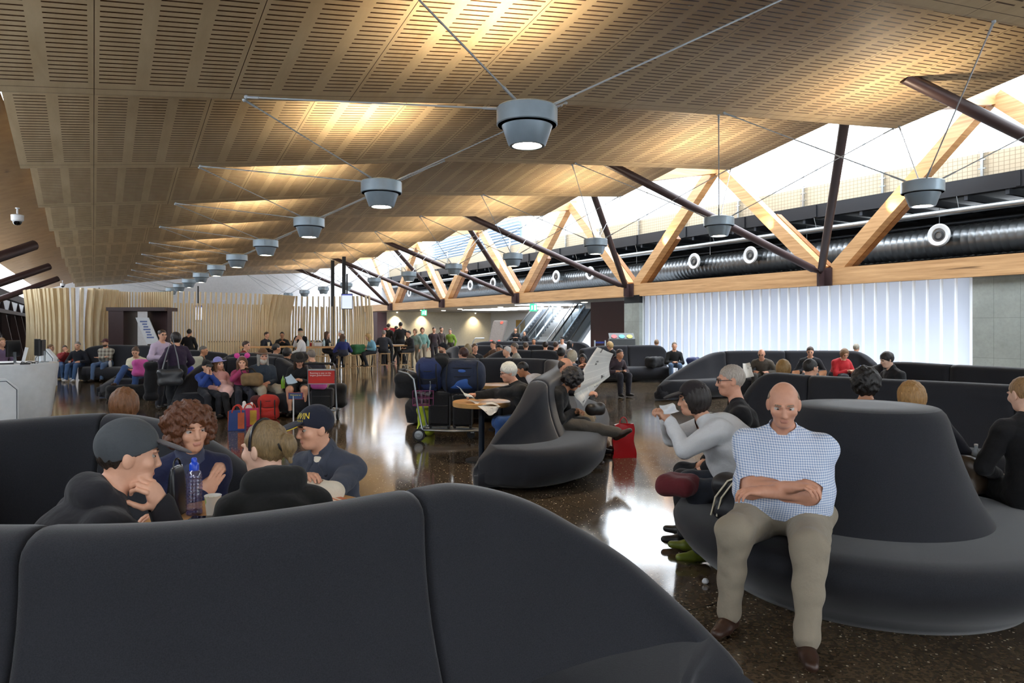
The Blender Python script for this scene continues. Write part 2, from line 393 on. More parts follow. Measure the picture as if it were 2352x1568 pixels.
def warm_spot(loc, target, power, size_deg, blend=.8, col=(1, .72, .42), r=.06):
    l = bpy.data.lights.new('lamp', 'SPOT'); l.energy = power; l.spot_size = math.radians(size_deg); l.spot_blend = blend; l.color = col; l.shadow_soft_size = r
    o = bpy.data.objects.new('lamp', l); COL.objects.link(o); o.location = loc; o.rotation_euler = (V3(target) - V3(loc)).to_track_quat('-Z', 'Y').to_euler(); return o
for k in range(-1, 5):
    yn = YN0 + YS * k; nm = ORD[k + 1] if k >= 0 else None
    who = {-1: 'at the right edge', 0: 'over the glass wall', 1: 'over the concrete column', 2: 'third in full view from the right', 3: 'fourth in full view from the right', 4: 'beside the batten screen'}[k]
    for sd, w2 in ((1, 'left'), (-1, 'right')):
        top = Vector((TX, yn + sd * S * .97, ZP)); bot = Vector((TX, yn + sd * .28, ZB1 - .05))
        b = MB().bar(bot, top, .40, .34, up=(1, 0, 0))
        o = b.build('timber_brace', GLULAM, origin=(TX, yn, ZB1)); tag(o, f'{w2} leaning timber arm of the V brace {who}', 'timber brace', 'timber V braces of the truss', 'structure')
        d = (top - bot); e = bot + d * .47; u = d.normalized(); nrm = Vector((1, 0, 0))
        if sd == -1 or True:
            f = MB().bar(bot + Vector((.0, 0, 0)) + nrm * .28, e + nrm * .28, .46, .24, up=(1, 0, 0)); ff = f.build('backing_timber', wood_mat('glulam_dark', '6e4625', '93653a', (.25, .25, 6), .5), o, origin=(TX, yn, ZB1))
            if k < 4: warm_spot(e + Vector((-.42, 0, -.1)) - u * .55, e + u * 1.4 + Vector((.1, 0, 0)), 130 if sd == -1 else 80, 75, col=(1, .66, .30))
    g = thing('steel_node', f'dark brown steel node plate of the V brace {who}', 'bracket', (TX - .1, yn, ZB0), group='steel node plates on the timber beam', world=True); g['kind'] = 'structure'
    MB().box((TX - .24, yn, (ZB0 + ZB1) / 2), (.06, .52, ZB1 - ZB0 + .04)).build('plate', STEELB, g)
    MB().box((TX - .38, yn, (ZB0 + ZB1) / 2), (.32, .05, ZB1 - ZB0)).build('fin', STEELB, g)
    if k == -1: A = [Vector((13.0, 7.64, 6.13))]
    else:
        ya = lipY(12.2, 1 + 2 * k) + .35 * S; yb = lipY(14.2, 2 * k) + .07 * S
        A = [Vector((12.2, ya, ceil_h(12.2, ya))), Vector((14.2, yb, ceil_h(14.2, yb)))]
    for j, t in enumerate(A):
        st = Vector((TX - .42, yn, ZB1 - .15))
        g = thing('steel_strut', f'{["long slanting", "steep"][j]} dark brown steel strut rising from the V brace {who}', 'strut', st, group='steel struts from truss to ceiling', world=True); g['kind'] = 'structure'
        d = (t - st).normalized()
        MB().tube([st + d * .35, t + d * .25], .115, 14).build('pipe', STEELB, g, smooth=40)
        MB().tube([st, st + d * .4], [.03, .115], 10).build('tapered_end', STEELB, g, smooth=40)
# left struts
for i, (a, bb) in enumerate(((pix(-60, 610, 14), pix(78, 563, 15.5)), (pix(-40, 664, 20), pix(112, 612, 22)), (pix(-10, 690, 26), pix(133, 640, 28)))):
    g = MB().tube([a, bb], .11, 12).build('steel_strut', STEELB, origin=a, smooth=40); tag(g, f'{["upper", "middle", "lowest"][i]} brown steel strut at the left edge under the ceiling corner', 'strut', 'steel struts by the left windows', 'structure')
# ---- mezzanine edge, ducts, clerestory
XB = 22.0
o = MB().box((XB, 26, 5.73), (.3, 72, .46)).build('steel_edge_beam', plain('191b20', .45, .4)); tag(o, 'dark steel beam along the upper floor edge above the duct', 'beam', kind='structure')
b = MB()
for i in range(22): b.box((XB - .16, -6 + i * 3.2, 5.73), (.06, .12, .42))
bb = b.build('stiffener', plain('191b20', .45, .4), o)
b = MB(); b.box((24.6, 26, 5.75), (5, 72, .12)); o = b.build('floor_upper', plain('20242a', .6)); struct(o)
b = MB()
for i in range(60): b.box((23.5, -4 + i * 1.1, 5.45), (3.2, .1, .2))
o = b.build('trim_3', plain('262b33', .5, .4)); struct(o)
bal = thing('balustrade', 'beige mesh balustrade along the upper floor in front of the bright windows', 'balustrade', (XB + .1, 26, 5.96), world=True)
n = NT('mesh_panel'); c = n.coord(); sx = n.n('ShaderNodeSeparateXYZ'); n.l(c, sx.inputs[0])
gl_ = n.math('MAXIMUM', n.math('LESS_THAN', n.math('FRACT', n.math('DIVIDE', sx.outputs[1], .14)), .12), n.math('LESS_THAN', n.math('FRACT', n.math('DIVIDE', sx.outputs[2], .12)), .12))
n.base(n.mix(gl_, 'a89b84', '7f745f')); n.set(Roughness=.6)
MB().box((XB + .1, 26, 6.32), (.04, 66, .70)).build('mesh_infill', n.m, bal)
for i in range(20):
    y = 2 + i * 3.0; b = MB(); b.box((XB - .02, y, 6.57), (.05, .07, 1.2))
    for q in range(4): b.box((XB - .02, y, 6.2 + q * .25), (.06, .2, .03))
    b.build('post', GALV, bal)
win = thing('window_2', 'tall bright clerestory glazing with thin mullions above the balustrade', 'window', (27, 26, 6), world=True); win['kind'] = 'structure'
for i in range(30): MB().box((27, -4 + i * 2.2, 7.9), (.1, .06, 4.2)).build('mullion', plain('8f969c', .4, .6), win)
MB().box((27, 26, 7.0), (.08, 66, .05)).build('transom', plain('8f969c', .4, .6), win)
gg = NT('clear_glass'); nt = gg.t; nt.nodes.remove(gg.p); tr = gg.n('ShaderNodeBsdfTransparent'); tr.inputs[0].default_value = (.93, .96, .97, 1); gs = gg.n('ShaderNodeBsdfGlossy'); gs.inputs['Roughness'].default_value = .02
mx = gg.n('ShaderNodeMixShader'); mx.inputs[0].default_value = .05; gg.l(tr.outputs[0], mx.inputs[1]); gg.l(gs.outputs[0], mx.inputs[2]); gg.l(mx.outputs[0], [x for x in nt.nodes if x.type == 'OUTPUT_MATERIAL'][0].inputs[0])
CLEAR = gg.m
b = MB(); b.add([(27.06, -6, 5.8), (27.06, 62, 5.8), (27.06, 62, 10), (27.06, -6, 10)], [(0, 1, 2, 3)]); b.build('pane', CLEAR, win)
# louvred plant screen seen through the far clerestory
b = MB()
for i in range(16): b.box((26.2, 52, 6.2 + i * .22), (.12, 16, .1))
b.box((26.5, 52, 7.8), (.05, 16, 3.6)); o = b.build('louvre_screen', plain('9fb0c0', .5)); tag(o, 'pale grey louvred screen behind the far clerestory', 'louvre screen', kind='structure')
# spiral duct
DX, DZ, DR = 22.7, EYE + 2.62, .47
prof = []
duct = thing('spiral_duct', 'large galvanised spiral duct running behind the timber truss', 'duct', (DX, 26, DZ), world=True)
n = NT('duct_metal'); n.base('7f8386'); n.set(Metallic=.9, Roughness=.33); MB_ = MB()
yy = 1.0
while yy < 58:
    prof += [(DR, yy), (DR, yy + .17), (DR + .009, yy + .185), (DR + .009, yy + .20)]; yy += .215
AXY = (Vector((1, 0, 0)), Vector((0, 0, 1)), Vector((0, 1, 0)))
MB_.lathe(prof, 24, (DX, 0, DZ), 0, AXY); MB_.build('ribbed_tube', n.m, duct, smooth=50)
NZ = [(2156, 540), (1723, 586), (1594, 600), (1355, 627), (1277, 635), (1132, 650), (1080, 655), (1018, 661), (940, 672)]
for px, py in NZ:
    x = DX - .85; z = x * FPX / ((px - 215) * math.cos(TH)); y = (z - x * math.sin(TH)) / math.cos(TH); h = EYE + (HOR - py) * z / FPX
    g = thing('duct_nozzle', 'white ringed jet nozzle on a short branch of the big duct, ' + f'{ORD[NZ.index((px, py))]} from the right', 'nozzle', (x, y, h), group='jet nozzles along the duct', world=True)
    ax = (Vector((0, 1, 0)), Vector((0, 0, 1)), Vector((-1, 0, 0)))
    MB().lathe([(.2, -.75), (.2, -.05), (.21, 0)], 20, (x, y, h), 0, ax).build('branch', GALV, g, smooth=40)
    MB().lathe([(.205, -.06), (.33, -.05), (.345, 0), (.31, .04), (.21, .02), (.155, -.1)], 24, (x, y, h), 0, ax).build('ring', plain('c9ccce', .4), g, smooth=40)
    MB().lathe([(.155, -.1), (.15, .02), (.10, .03), (.085, -.04), (0, -.05)], 20, (x, y, h), 0, ax).build('inner_cone', plain('23262a', .5), g, smooth=40)
for i in range(12): MB().tube([(DX, 3 + i * 4.8, DZ + DR), (DX, 3 + i * 4.8, 5.68)], .012, 6).build('hanger', GALV, duct)
pp = MB(); pp.tube([(21.9, 0, EYE + 3.42), (21.9, 60, EYE + 3.42)], .1, 14); [pp.tube([(21.9, 2 + i * 4.8, EYE + 3.5), (21.78, 2 + i * 4.8, 5.48)], .012, 6) for i in range(12)]; o = pp.build('service_pipe', GALV, smooth=40); tag(o, 'thin shiny pipe running above the big spiral duct', 'pipe')
for q, hh in ((24.2, 3.25), (23.9, 2.95)):
    o = MB().tube([(q - 1, 0, EYE + hh), (q - 1, 60, EYE + hh)], .07, 10).build('service_pipe', plain('3a3f45', .4, .6), smooth=40); tag(o, f'dark {"upper" if hh > 3.1 else "lower"} service pipe in the shadow behind the spiral duct', 'pipe')
# ---- luminaires
def luminaire(i, row):
    X = (.8906 if row == 0 else 2.646) * S; Y = (1.458 if row == 0 else 1.53) * S + i * S; h = EYE + (.4986 if row == 0 else .5145) * S
    where = ['row above the aisle', 'row beside the timber truss'][row]
    g = thing('bowl_downlight', f'grey metal bowl downlight, {ORD[i]} from the camera in the {where}', 'ceiling light', (X, Y, h), group='suspended bowl downlights')
    if i == 0 or row == 1 and i < 2 or True:
        key = 'lum'
        MB().lathe([(.335, -.09), (.348, -.08), (.348, .10), (.335, .115), (.26, .125), (.2, .15), (0, .155)], 40).build('ring', LUMG, g, smooth=35)
        MB().lathe([(.29, -.10), (.282, -.12), (.215, -.31), (.2, -.325), (.17, -.325), (.145, -.30)], 40).build('bowl', LUMG, g, smooth=35)
        MB().lathe([(.335, -.09), (.28, -.085)], 40).build('gasket', plain('2a3038', .6), g)
        MB().lathe([(0, -.312), (.14, -.312), (.145, -.305), (.14, -.30), (0, -.30)], 24).build('lens', emit((1, .86, .66), 28), g)
    for sx in (-1, 1):
        for dn in (-1, 0):
            n_ = i + dn; x = X + sx * .52 * S; y = lipY(x, n_) - (.12 if dn == 0 else -.02); z = Hl(x) - .01
            e = Vector((x - X, y - Y, z - h)); s0 = Vector((e.x, e.y, 0)).normalized() * .27 + Vector((0, 0, .13)); d = (e - s0).normalized()
            r = MB(); r.tube([s0 + d * .25, e - d * .2], .011, 6); r.tube([s0, s0 + d * .28], .017, 6); r.tube([e - d * .22, e], .017, 6); r.blob(e, (.03, .03, .03), 0, 8, 5); r.build('rod', plain('b4bcc4', .35, .3), g, smooth=50)
    up = (1.0, .82, .58)
    if i < 10: warm_spot((X, Y + .25, h + .2), (X - .3, Y + .9, h + 3), 150 if row == 0 else 130, 140, 1.0, up, .1)
    if i < 4 and row == 0: warm_spot((X, Y, h - .36), (X, Y, 0), 60, 70, .7, (1, .82, .6), .12)
for i in range(11): luminaire(i, 0)
for i in range(12): luminaire(i, 1)
# small dome cameras
for (px, py, z, w) in ((40, 497, 16.5, 'nearer white dome camera hanging from the ceiling corner at far left'), (144, 652, 42.0, 'farther white dome camera hanging above the batten screen')):
    p = pix(px, py, z); k = 1.0
    g = thing('dome_camera', w, 'security camera', p)
    st_ = max(.2, (ceil_h(max(p.x, XL + .05), p.y) if p.x > XL else 4.3) - p.z); MB().lathe([(.02, .0), (.02, st_ - .03), (.045, st_ - .02), (.045, st_)], 12).build('stem', WHITE, g, smooth=40)
    MB().lathe([(.05, .05), (.13, .03), (.125, -.09), (.10, -.115)], 20).build('housing', WHITE, g, smooth=40)
    MB().lathe([(.095, -.11), (.085, -.16), (.05, -.195), (0, -.205)], 16).build('dome', plain('0b0d10', .1), g, smooth=60)
# ---- world
w = bpy.data.worlds.new('sky'); SC.world = w; w.use_nodes = True; bg = w.node_tree.nodes['Background']; bg.inputs[0].default_value = (.86, .93, 1, 1); bg.inputs[1].default_value = 3.2
SC.view_settings.view_transform = 'Standard'; SC.view_settings.look = 'None'; SC.view_settings.gamma = 1; SC.view_settings.use_curve_mapping = False; SC.view_settings.exposure = 1.4
SC.cycles.max_bounces = 5; SC.cycles.diffuse_bounces = 4; SC.cycles.glossy_bounces = 2; SC.cycles.use_light_tree = False; SC.cycles.adaptive_threshold = 0.04; SC.cycles.adaptive_min_samples = 16; SC.cycles.transparent_max_bounces = 8; SC.cycles.sample_clamp_indirect = 6; SC.cycles.caustics_reflective = False; SC.cycles.caustics_refractive = False; SC.cycles.use_denoising = True
# ================================================================ serpentine sofas
def fabric():
    n = NT('charcoal_felt'); c = n.coord(); v = n.noise(260, c, 3, .7); w_ = n.noise(2.5, c, 2)
    n.base(n.mix(n.math('ADD', n.math('MULTIPLY', v, .85), n.math('MULTIPLY', w_, .15)), '16171a', '3a3b41')); n.set(Roughness=.95)
    n.p.inputs['Sheen Weight'].default_value = .25; n.p.inputs['Sheen Roughness'].default_value = .4
    n.p.inputs['Specular IOR Level'].default_value = .15
    n.bump(v, .25, .004); return n.m
FELT = fabric()
def catmull(P, m):
    P = np.array(P, float); n = len(P); out = []; seg = []
    for i in range(n - 1):
        p0, p1, p2, p3 = P[max(i - 1, 0)], P[i], P[i + 1], P[min(i + 2, n - 1)]
        k = m if i < n - 2 else m
        for j in range(k + (1 if i == n - 2 else 0)):
            t = j / m
            out.append(.5 * (2 * p1 + (p2 - p0) * t + (2 * p0 - 5 * p1 + 4 * p2 - p3) * t * t + (3 * p1 - p0 - 3 * p2 + p3) * t ** 3)); seg.append(i + t)
    return np.array(out), np.array(seg)
def sofa(label, pts, seams=(), m=10, bell=.32, group='dark serpentine lounge sofas'):
    """pts: (px, depth, back height, seat width on the far/left side, seat width on the near/right side)"""
    P = []
    for p in pts:
        x, y = pz(p[0], p[1]); P.append((x, y, p[2], p[3], p[4]))
    Q, sg = catmull(P, m)
    # finer spacing next to seams is approximated by splitting at the nearest sample
    cuts = [0] + sorted(int(np.argmin(abs(sg - s_))) for s_ in seams) + [len(Q) - 1]
    root = thing('serpentine_sofa', label, 'sofa', (Q[0][0], Q[0][1], 0), group=group, world=True)
    T = np.gradient(Q[:, :2], axis=0); T /= np.linalg.norm(T, axis=1)[:, None] + 1e-9
    NL = np.stack([-T[:, 1], T[:, 0]], 1)
    def section(i, s):
        hb = Q[i, 2]; k = min(1, max(.25, hb / 1.08)); z0 = min(.34, hb * .5); pr = [(bell * .8 * (.3 + .7 * k), .03), (bell * .97 * (.3 + .7 * k), z0 * .6)]
        n1 = 9
        for j in range(n1):
            t = j / (n1 - 1); pr.append(((.115 + (bell - .115) * (1 - t) ** 2.1) * (.3 + .7 * k), z0 + (hb - .07 * k - z0) * t))
        for a in (25, 50, 72): pr.append((.115 * (.3 + .7 * k) * math.cos(math.radians(a)), hb - .07 * k + .07 * k * math.sin(math.radians(a))))
        half = [(o * s, z) for o, z in pr]
        return [(-o, z) for o, z in half] + [(0, hb)] + [(o, z) for o, z in reversed(half)]
    def place(i, o, z, cen=None): return (Q[i, 0] + NL[i, 0] * o, Q[i, 1] + NL[i, 1] * o, z)
    for a, b_ in zip(cuts[:-1], cuts[1:]):
        if b_ <= a: continue
        L = []
        idx = list(range(a, b_ + 1))
        for q, i in enumerate(idx):
            sc = 1.0
            L.append([place(i, o, z) for o, z in section(i, sc)])
        def shrink(i, f, di):      # rounded segment end
            sec = section(i, f); g = .018 * di
            return [(Q[i, 0] + NL[i, 0] * o + T[i, 0] * g, Q[i, 1] + NL[i, 1] * o + T[i, 1] * g, z - (1 - f) * .12 * (z > Q[i, 2] * .6)) for o, z in sec]
        L[0] = shrink(a, .97, .6) if a else shrink(a, .9, 0); L[-1] = shrink(b_, .97, -.6) if b_ < len(Q) - 1 else shrink(b_, .9, 0)
        L = [shrink(a, .80, .15) if a else shrink(a, .55, -1.8)] + L + [shrink(b_, .80, -.15) if b_ < len(Q) - 1 else shrink(b_, .55, 1.8)]
        MB().loft(L).build('backrest', FELT, root, smooth=180)
        for side, col in ((1, 3), (-1, 4)):
            run = [i for i in idx if Q[i, col] > .04]
            if len(run) < 3: continue
            L = []
            for i in run:
                w = Q[i, col]; k = min(1, w / .5); hs = min(.44, Q[i, 2] * .95 + .02); e = max(w - .24, w * .45) + .1
                ww = w + .22 * min(1, w / .3)
                pr = [(0, .02), (max(ww - .3, .05), .02), (ww - .12 * k, .09), (ww - .02 * k, .2), (ww, hs - .16), (ww - .03 * k, hs - .06), (ww - .1 * k, hs - .015), (ww - .22 * k, hs), (.05, hs + .01), (0, hs + .01)]
                L.append([place(i, side * o, z) for o, z in pr])
            ends = []
            for i, s_ in ((run[0], -1), (run[-1], 1)):
                w = Q[i, col] + .22 * min(1, Q[i, col] / .3); hs = min(.44, Q[i, 2] * .95 + .02); 
                pr = [(0, .05), (w * .5, .05), (w * .75, .11), (w * .85, .2), (w * .86, hs - .16), (w * .8, hs - .09), (w * .7, hs - .05), (w * .5, hs - .03), (.05, hs - .02), (0, hs - .02)]
                g = s_ * (.07 if i in (0, len(Q) - 1) else .004)
                ends.append([(p[0] + T[i, 0] * g, p[1] + T[i, 1] * g, p[2]) for p in (place(i, side * o, z) for o, z in pr)])
            MB().loft([ends[0]] + L + [ends[1]]).build('seat', FELT, root, smooth=60)
    return root
SOFAS = [
 ('large dark sofa at the bottom whose back faces the viewer and slopes to a point', [(-420, 2.2, 1.08, .5, 0), (-150, 2.08, 1.08, .5, 0), (90, 2.06, 1.08, .5, 0), (400, 2.12, 1.075, .5, 0), (700, 2.28, 1.08, .5, 0), (945, 2.5, 1.085, .3, 0), (1060, 2.62, 1.08, .1, .1), (1200, 2.74, 1.0, 0, .28), (1330, 2.82, .865, 0, .42), (1450, 2.85, .72, 0, .45), (1560, 2.83, .555, 0, .36), (1640, 2.78, .43, 0, .2), (1695, 2.72, .34, 0, .06)], (2, 5), .34),
 ('curved dark sofa enclosing the far side of the wooden table with the four people', [(-330, 3.5, 1.08, .4, .5), (-100, 4.2, 1.08, .4, .5), (120, 4.62, 1.08, .45, .5), (245, 4.74, 1.085, .45, .5), (350, 4.66, 1.06, .4, .5), (440, 4.52, .99, .2, .5), (520, 4.42, .88, 0, .5), (600, 4.36, .72, 0, .48), (680, 4.3, .56, 0, .45), (780, 4.22, .42, 0, .4), (850, 4.1, .34, 0, .2)], (3,), .3),
 ('dark fin-shaped sofa in the middle curving back behind the old man', [(1095, 7.4, .26, 0, .03), (1122, 7.42, .42, 0, .16), (1150, 7.47, .58, 0, .28), (1200, 7.62, .83, 0, .42), (1236, 7.95, 1.07, 0, .5), (1258, 8.8, 1.09, .25, .5), (1282, 10.2, 1.09, .3, .5), (1288, 11.6, 1.09, .3, .5), (1262, 12.7, 1.09, .45, .3), (1180, 13.2, 1.09, .45, 0), (1100, 13.2, 1.09, .45, 0), (1020, 12.9, 1.09, .45, 0), (975, 12.5, 1.0, .4, 0), (955, 12.2, .6, .1, 0)], (4, 8, 9, 10), .3),
 ('long dark sofa with a pointed left end below the glowing glass wall', [(1513, 16.3, .3, 0, .04), (1535, 16.5, .5, 0, .2), (1565, 16.8, .68, 0, .35), (1610, 17.2, .92, 0, .5), (1662, 17.6, 1.07, 0, .5), (1800, 17.8, 1.08, 0, .5), (1920, 17.8, 1.08, 0, .5), (1975, 17.6, 1.05, 0, .5), (2010, 17.2, .8, 0, .3)], (4, 5)),
 ('dark sofa running to the right edge directly behind the round ottoman', [(1698, 9.0, .5, .3, .3), (1712, 9.05, .8, .45, .4), (1760, 9.0, 1.07, .5, .45), (1864, 8.6, 1.08, .5, .45), (2000, 8.1, 1.08, .5, .45), (2180, 7.6, 1.08, .5, .45), (2338, 7.15, 1.08, .45, .45), (2520, 6.7, 1.08, .4, .45), (2700, 6.3, 1.05, .4, .4)], (3, 6)),
 ('dark sofa at the right edge behind the young man in black, its low end leftward', [(1945, 13.4, .4, 0, .1), (1985, 13.0, .8, 0, .4), (2040, 12.0, 1.07, 0, .5), (2190, 11.1, 1.08, 0, .5), (2352, 10.2, 1.08, 0, .5), (2520, 9.4, 1.06, 0, .5)], (2, 3)),
 ('short dark sofa block in front of the concrete column', [(1335, 22.0, 1.0, 0, .6), (1380, 22.4, 1.08, 0, .65), (1440, 22.6, 1.09, 0, .65), (1510, 22.6, 1.09, 0, .6), (1528, 22.6, .95, 0, .5)], (2,)),
 ('farthest dark sofa row in front of the stairs', [(1085, 29, .9, 0, .5), (1110, 29.3, 1.08, 0, .5), (1200, 29.4, 1.08, 0, .5), (1310, 29.2, 1.08, 0, .5), (1345, 28.8, 1.0, 0, .5), (1362, 28.4, .6, 0, .3)], (2,)),
 ('second farthest dark sofa row behind the reclining travellers', [(1028, 21.6, .9, 0, .5), (1050, 22.4, 1.08, 0, .5), (1150, 23, 1.08, 0, .5), (1262, 22.8, 1.08, 0, .5), (1300, 22.4, .8, 0, .4)], (1,)),
 ('low dark sofa row between the arc sofa and the far rows', [(1100, 17.2, .8, 0, .5), (1150, 17.7, 1.08, 0, .5), (1220, 17.8, 1.09, 0, .5), (1278, 17.6, 1.06, 0, .45), (1298, 17.2, .7, 0, .2)], (2,)),
 ('dark sofa along the batten screen with the bearded man in plaid', [(186, 22.4, .7, 0, .5), (200, 22.5, 1.0, 0, .6), (240, 22.6, 1.1, 0, .62), (320, 22.4, 1.1, 0, .62), (400, 22, 1.08, 0, .6), (440, 21.8, .9, 0, .5)], (3,)),
 ('dark sofa whose pointed end carries the young woman with crossed legs', [(229, 16.9, .25, 0, .05), (250, 17.0, .4, 0, .3), (285, 17.2, .62, 0, .45), (330, 17.6, .88, 0, .5), (385, 18.0, 1.06, 0, .5), (450, 18.2, 1.08, 0, .5), (520, 18.2, 1.0, 0, .4)], (3,)),
 ('brownish dark curved sofa holding the family with the bags', [(402, 13.10, .35, 0, .1), (418, 13.30, .6, 0, .3), (440, 13.55, .8, 0, .45), (475, 13.90, .98, 0, .5), (520, 14.10, 1.06, 0, .5), (590, 14.30, 1.08, 0, .5), (640, 14.20, 1.06, 0, .5), (668, 14.00, .95, 0, .5), (720, 13.70, .8, 0, .45), (738, 13.50, .55, 0, .3)], (4, 6)),
 ('dark sofa back just behind the man with the brown hat', [(505, 15.5, .8, .4, 0), (530, 15.8, 1.06, .45, 0), (600, 16, 1.09, .45, 0), (650, 15.9, 1.05, .4, 0)], (1,)),
]
for s_ in SOFAS: sofa(*s_[:3], **({'bell': s_[3]} if len(s_) > 3 else {}))
# round ottoman with a bell-shaped centre
oc = at(1986, 4.75)
ott = thing('round_ottoman', 'round dark felt ottoman with a bell shaped centre back', 'ottoman', oc)
MB().lathe([(.90, .0), (.92, .03), (1.06, .12), (1.16, .21), (1.225, .30), (1.235, .36), (1.21, .40), (1.15, .428), (1.05, .44), (.6, .445)], 96).build('seat', FELT, ott, smooth=60)
MB().lathe([(.73, .43), (.715, .46), (.66, .55), (.61, .66), (.565, .78), (.525, .9), (.498, 1.0), (.482, 1.06), (.465, 1.1), (.44, 1.128), (.43, 1.134)], 96).build('centre_back', FELT, ott, smooth=60)
MB().lathe([(.432, 1.128), (.42, 1.137), (.2, 1.14), (0, 1.14)], 96).build('top_cushion', FELT, ott, smooth=60)
# ================================================================ people: implicit surfaces meshed as one skin
def nrm(v): return v / (np.linalg.norm(v) + 1e-9)
A3 = lambda *p: np.array(p, float)
def RZ(a): c, s = math.cos(a), math.sin(a); return np.array([[c, -s, 0], [s, c, 0], [0, 0, 1.]])
def RX(a): c, s = math.cos(a), math.sin(a); return np.array([[1., 0, 0], [0, c, -s], [0, s, c]])
def RY(a): c, s = math.cos(a), math.sin(a); return np.array([[c, 0, s], [0, 1., 0], [-s, 0, c]])
def cap_(a, b, ra, rb, t, k=.02, flat=None):
    return dict(y=0, a=np.asarray(a, float), b=np.asarray(b, float), ra=ra, rb=rb, t=t, k=k, flat=flat)
def ell(c, r, t, R=None, k=.02, op=0):
    return dict(y=1, c=np.asarray(c, float), r=np.asarray(r, float), R=np.eye(3) if R is None else R, t=t, k=k, op=op)
def cut(c, n, k=.01): return dict(y=2, c=np.asarray(c, float), n=nrm(np.asarray(n, float)), k=k, t='', op=2)
def bounds(p):
    if p['y'] == 0:
        r = max(p['ra'], p['rb']); return np.minimum(p['a'], p['b']) - r, np.maximum(p['a'], p['b']) + r
    if p['y'] == 1:
        e = np.sqrt(((p['R'] * p['r']) ** 2).sum(1)); return p['c'] - e, p['c'] + e
    return A3(-9, -9, -9), A3(9, 9, 9)
def dist(p, X, Y, Z):
    if p['y'] == 0:
        a = p['a']; d = p['b'] - a; L = max(d @ d, 1e-9); fl = p['flat']
        px, py, pz_ = X - a[0], Y - a[1], Z - a[2]
        t = np.clip((px * d[0] + py * d[1] + pz_ * d[2]) / L, 0, 1)
        qx, qy, qz = px - t * d[0], py - t * d[1], pz_ - t * d[2]
        if fl is not None:                       # flatten along a direction: (axis, factor)
            ax, f = fl; s = (qx * ax[0] + qy * ax[1] + qz * ax[2]); e = s * (1 / f - 1); qx, qy, qz = qx + e * ax[0], qy + e * ax[1], qz + e * ax[2]
            return (np.sqrt(qx * qx + qy * qy + qz * qz) - (p['ra'] + (p['rb'] - p['ra']) * t)) * (f if f < 1 else 1)
        return np.sqrt(qx * qx + qy * qy + qz * qz) - (p['ra'] + (p['rb'] - p['ra']) * t)
    if p['y'] == 1:
        c, R, r = p['c'], p['R'], p['r']; px, py, pz_ = X - c[0], Y - c[1], Z - c[2]
        k0 = 0; k1 = 0
        for i in range(3):
            u = (px * R[0, i] + py * R[1, i] + pz_ * R[2, i]) / r[i]; k0 = k0 + u * u; k1 = k1 + (u / r[i]) ** 2
        k0 = np.sqrt(k0); return k0 * (k0 - 1) / (np.sqrt(k1) + 1e-9)
    c, n = p['c'], p['n']; return (X - c[0]) * n[0] + (Y - c[1]) * n[1] + (Z - c[2]) * n[2]
def axis_(lo, hi, step, fine):
    x = lo; out = [lo]
    while x < hi:
        s = step
        for a, b, f in fine:
            if a - step * .5 <= x <= b: s = min(s, f)
        x += s; out.append(x)
    return np.array(out, dtype=np.float64)
def field(prims, cell, fine=(), noise=None):
    solid = [p for p in prims if p.get('op', 0) == 0]
    lo = np.min([bounds(p)[0] for p in solid], 0) - 2.5 * cell - .02; hi = np.max([bounds(p)[1] for p in solid], 0) + 2.5 * cell + .02
    ax = [axis_(lo[i], hi[i], cell, [(f[0][i], f[1][i], f[2]) for f in fine]) for i in range(3)]
    F = np.full([len(a) for a in ax], 1.0, np.float32)
    for p in prims:
        a, b = bounds(p); op = p.get('op', 0); m = (p['k'] + 2.5 * cell) if op == 0 else p['k'] + 1e-6
        s = []
        for i in range(3):
            i0 = max(0, np.searchsorted(ax[i], a[i] - m) - 1); i1 = min(len(ax[i]), np.searchsorted(ax[i], b[i] + m) + 1); s.append(slice(i0, i1))
        if any(q.stop - q.start < 1 for q in s): continue
        X = ax[0][s[0]].astype(np.float32)[:, None, None]; Y = ax[1][s[1]].astype(np.float32)[None, :, None]; Z = ax[2][s[2]].astype(np.float32)[None, None, :]
        d = dist(p, X, Y, Z).astype(np.float32); B = F[s[0], s[1], s[2]]; k = p['k']
        if op == 0:
            h = np.maximum(k - np.abs(B - d), 0) / k; B[...] = np.minimum(B, d) - h * h * k * .25
        elif op == 1:
            d = -d; h = np.maximum(k - np.abs(B - d), 0) / k; B[...] = np.maximum(B, d) + h * h * k * .25
        else: B[...] = np.maximum(B, d)
    if noise is not None: F += noise(ax[0].astype(np.float32)[:, None, None], ax[1].astype(np.float32)[None, :, None], ax[2].astype(np.float32)[None, None, :]).astype(np.float32)
    return F, ax
_CO = np.array([(i, j, k) for i in (0, 1) for j in (0, 1) for k in (0, 1)])
_ED = [(a, b) for a in range(8) for b in range(a + 1, 8) if abs(_CO[a] - _CO[b]).sum() == 1]
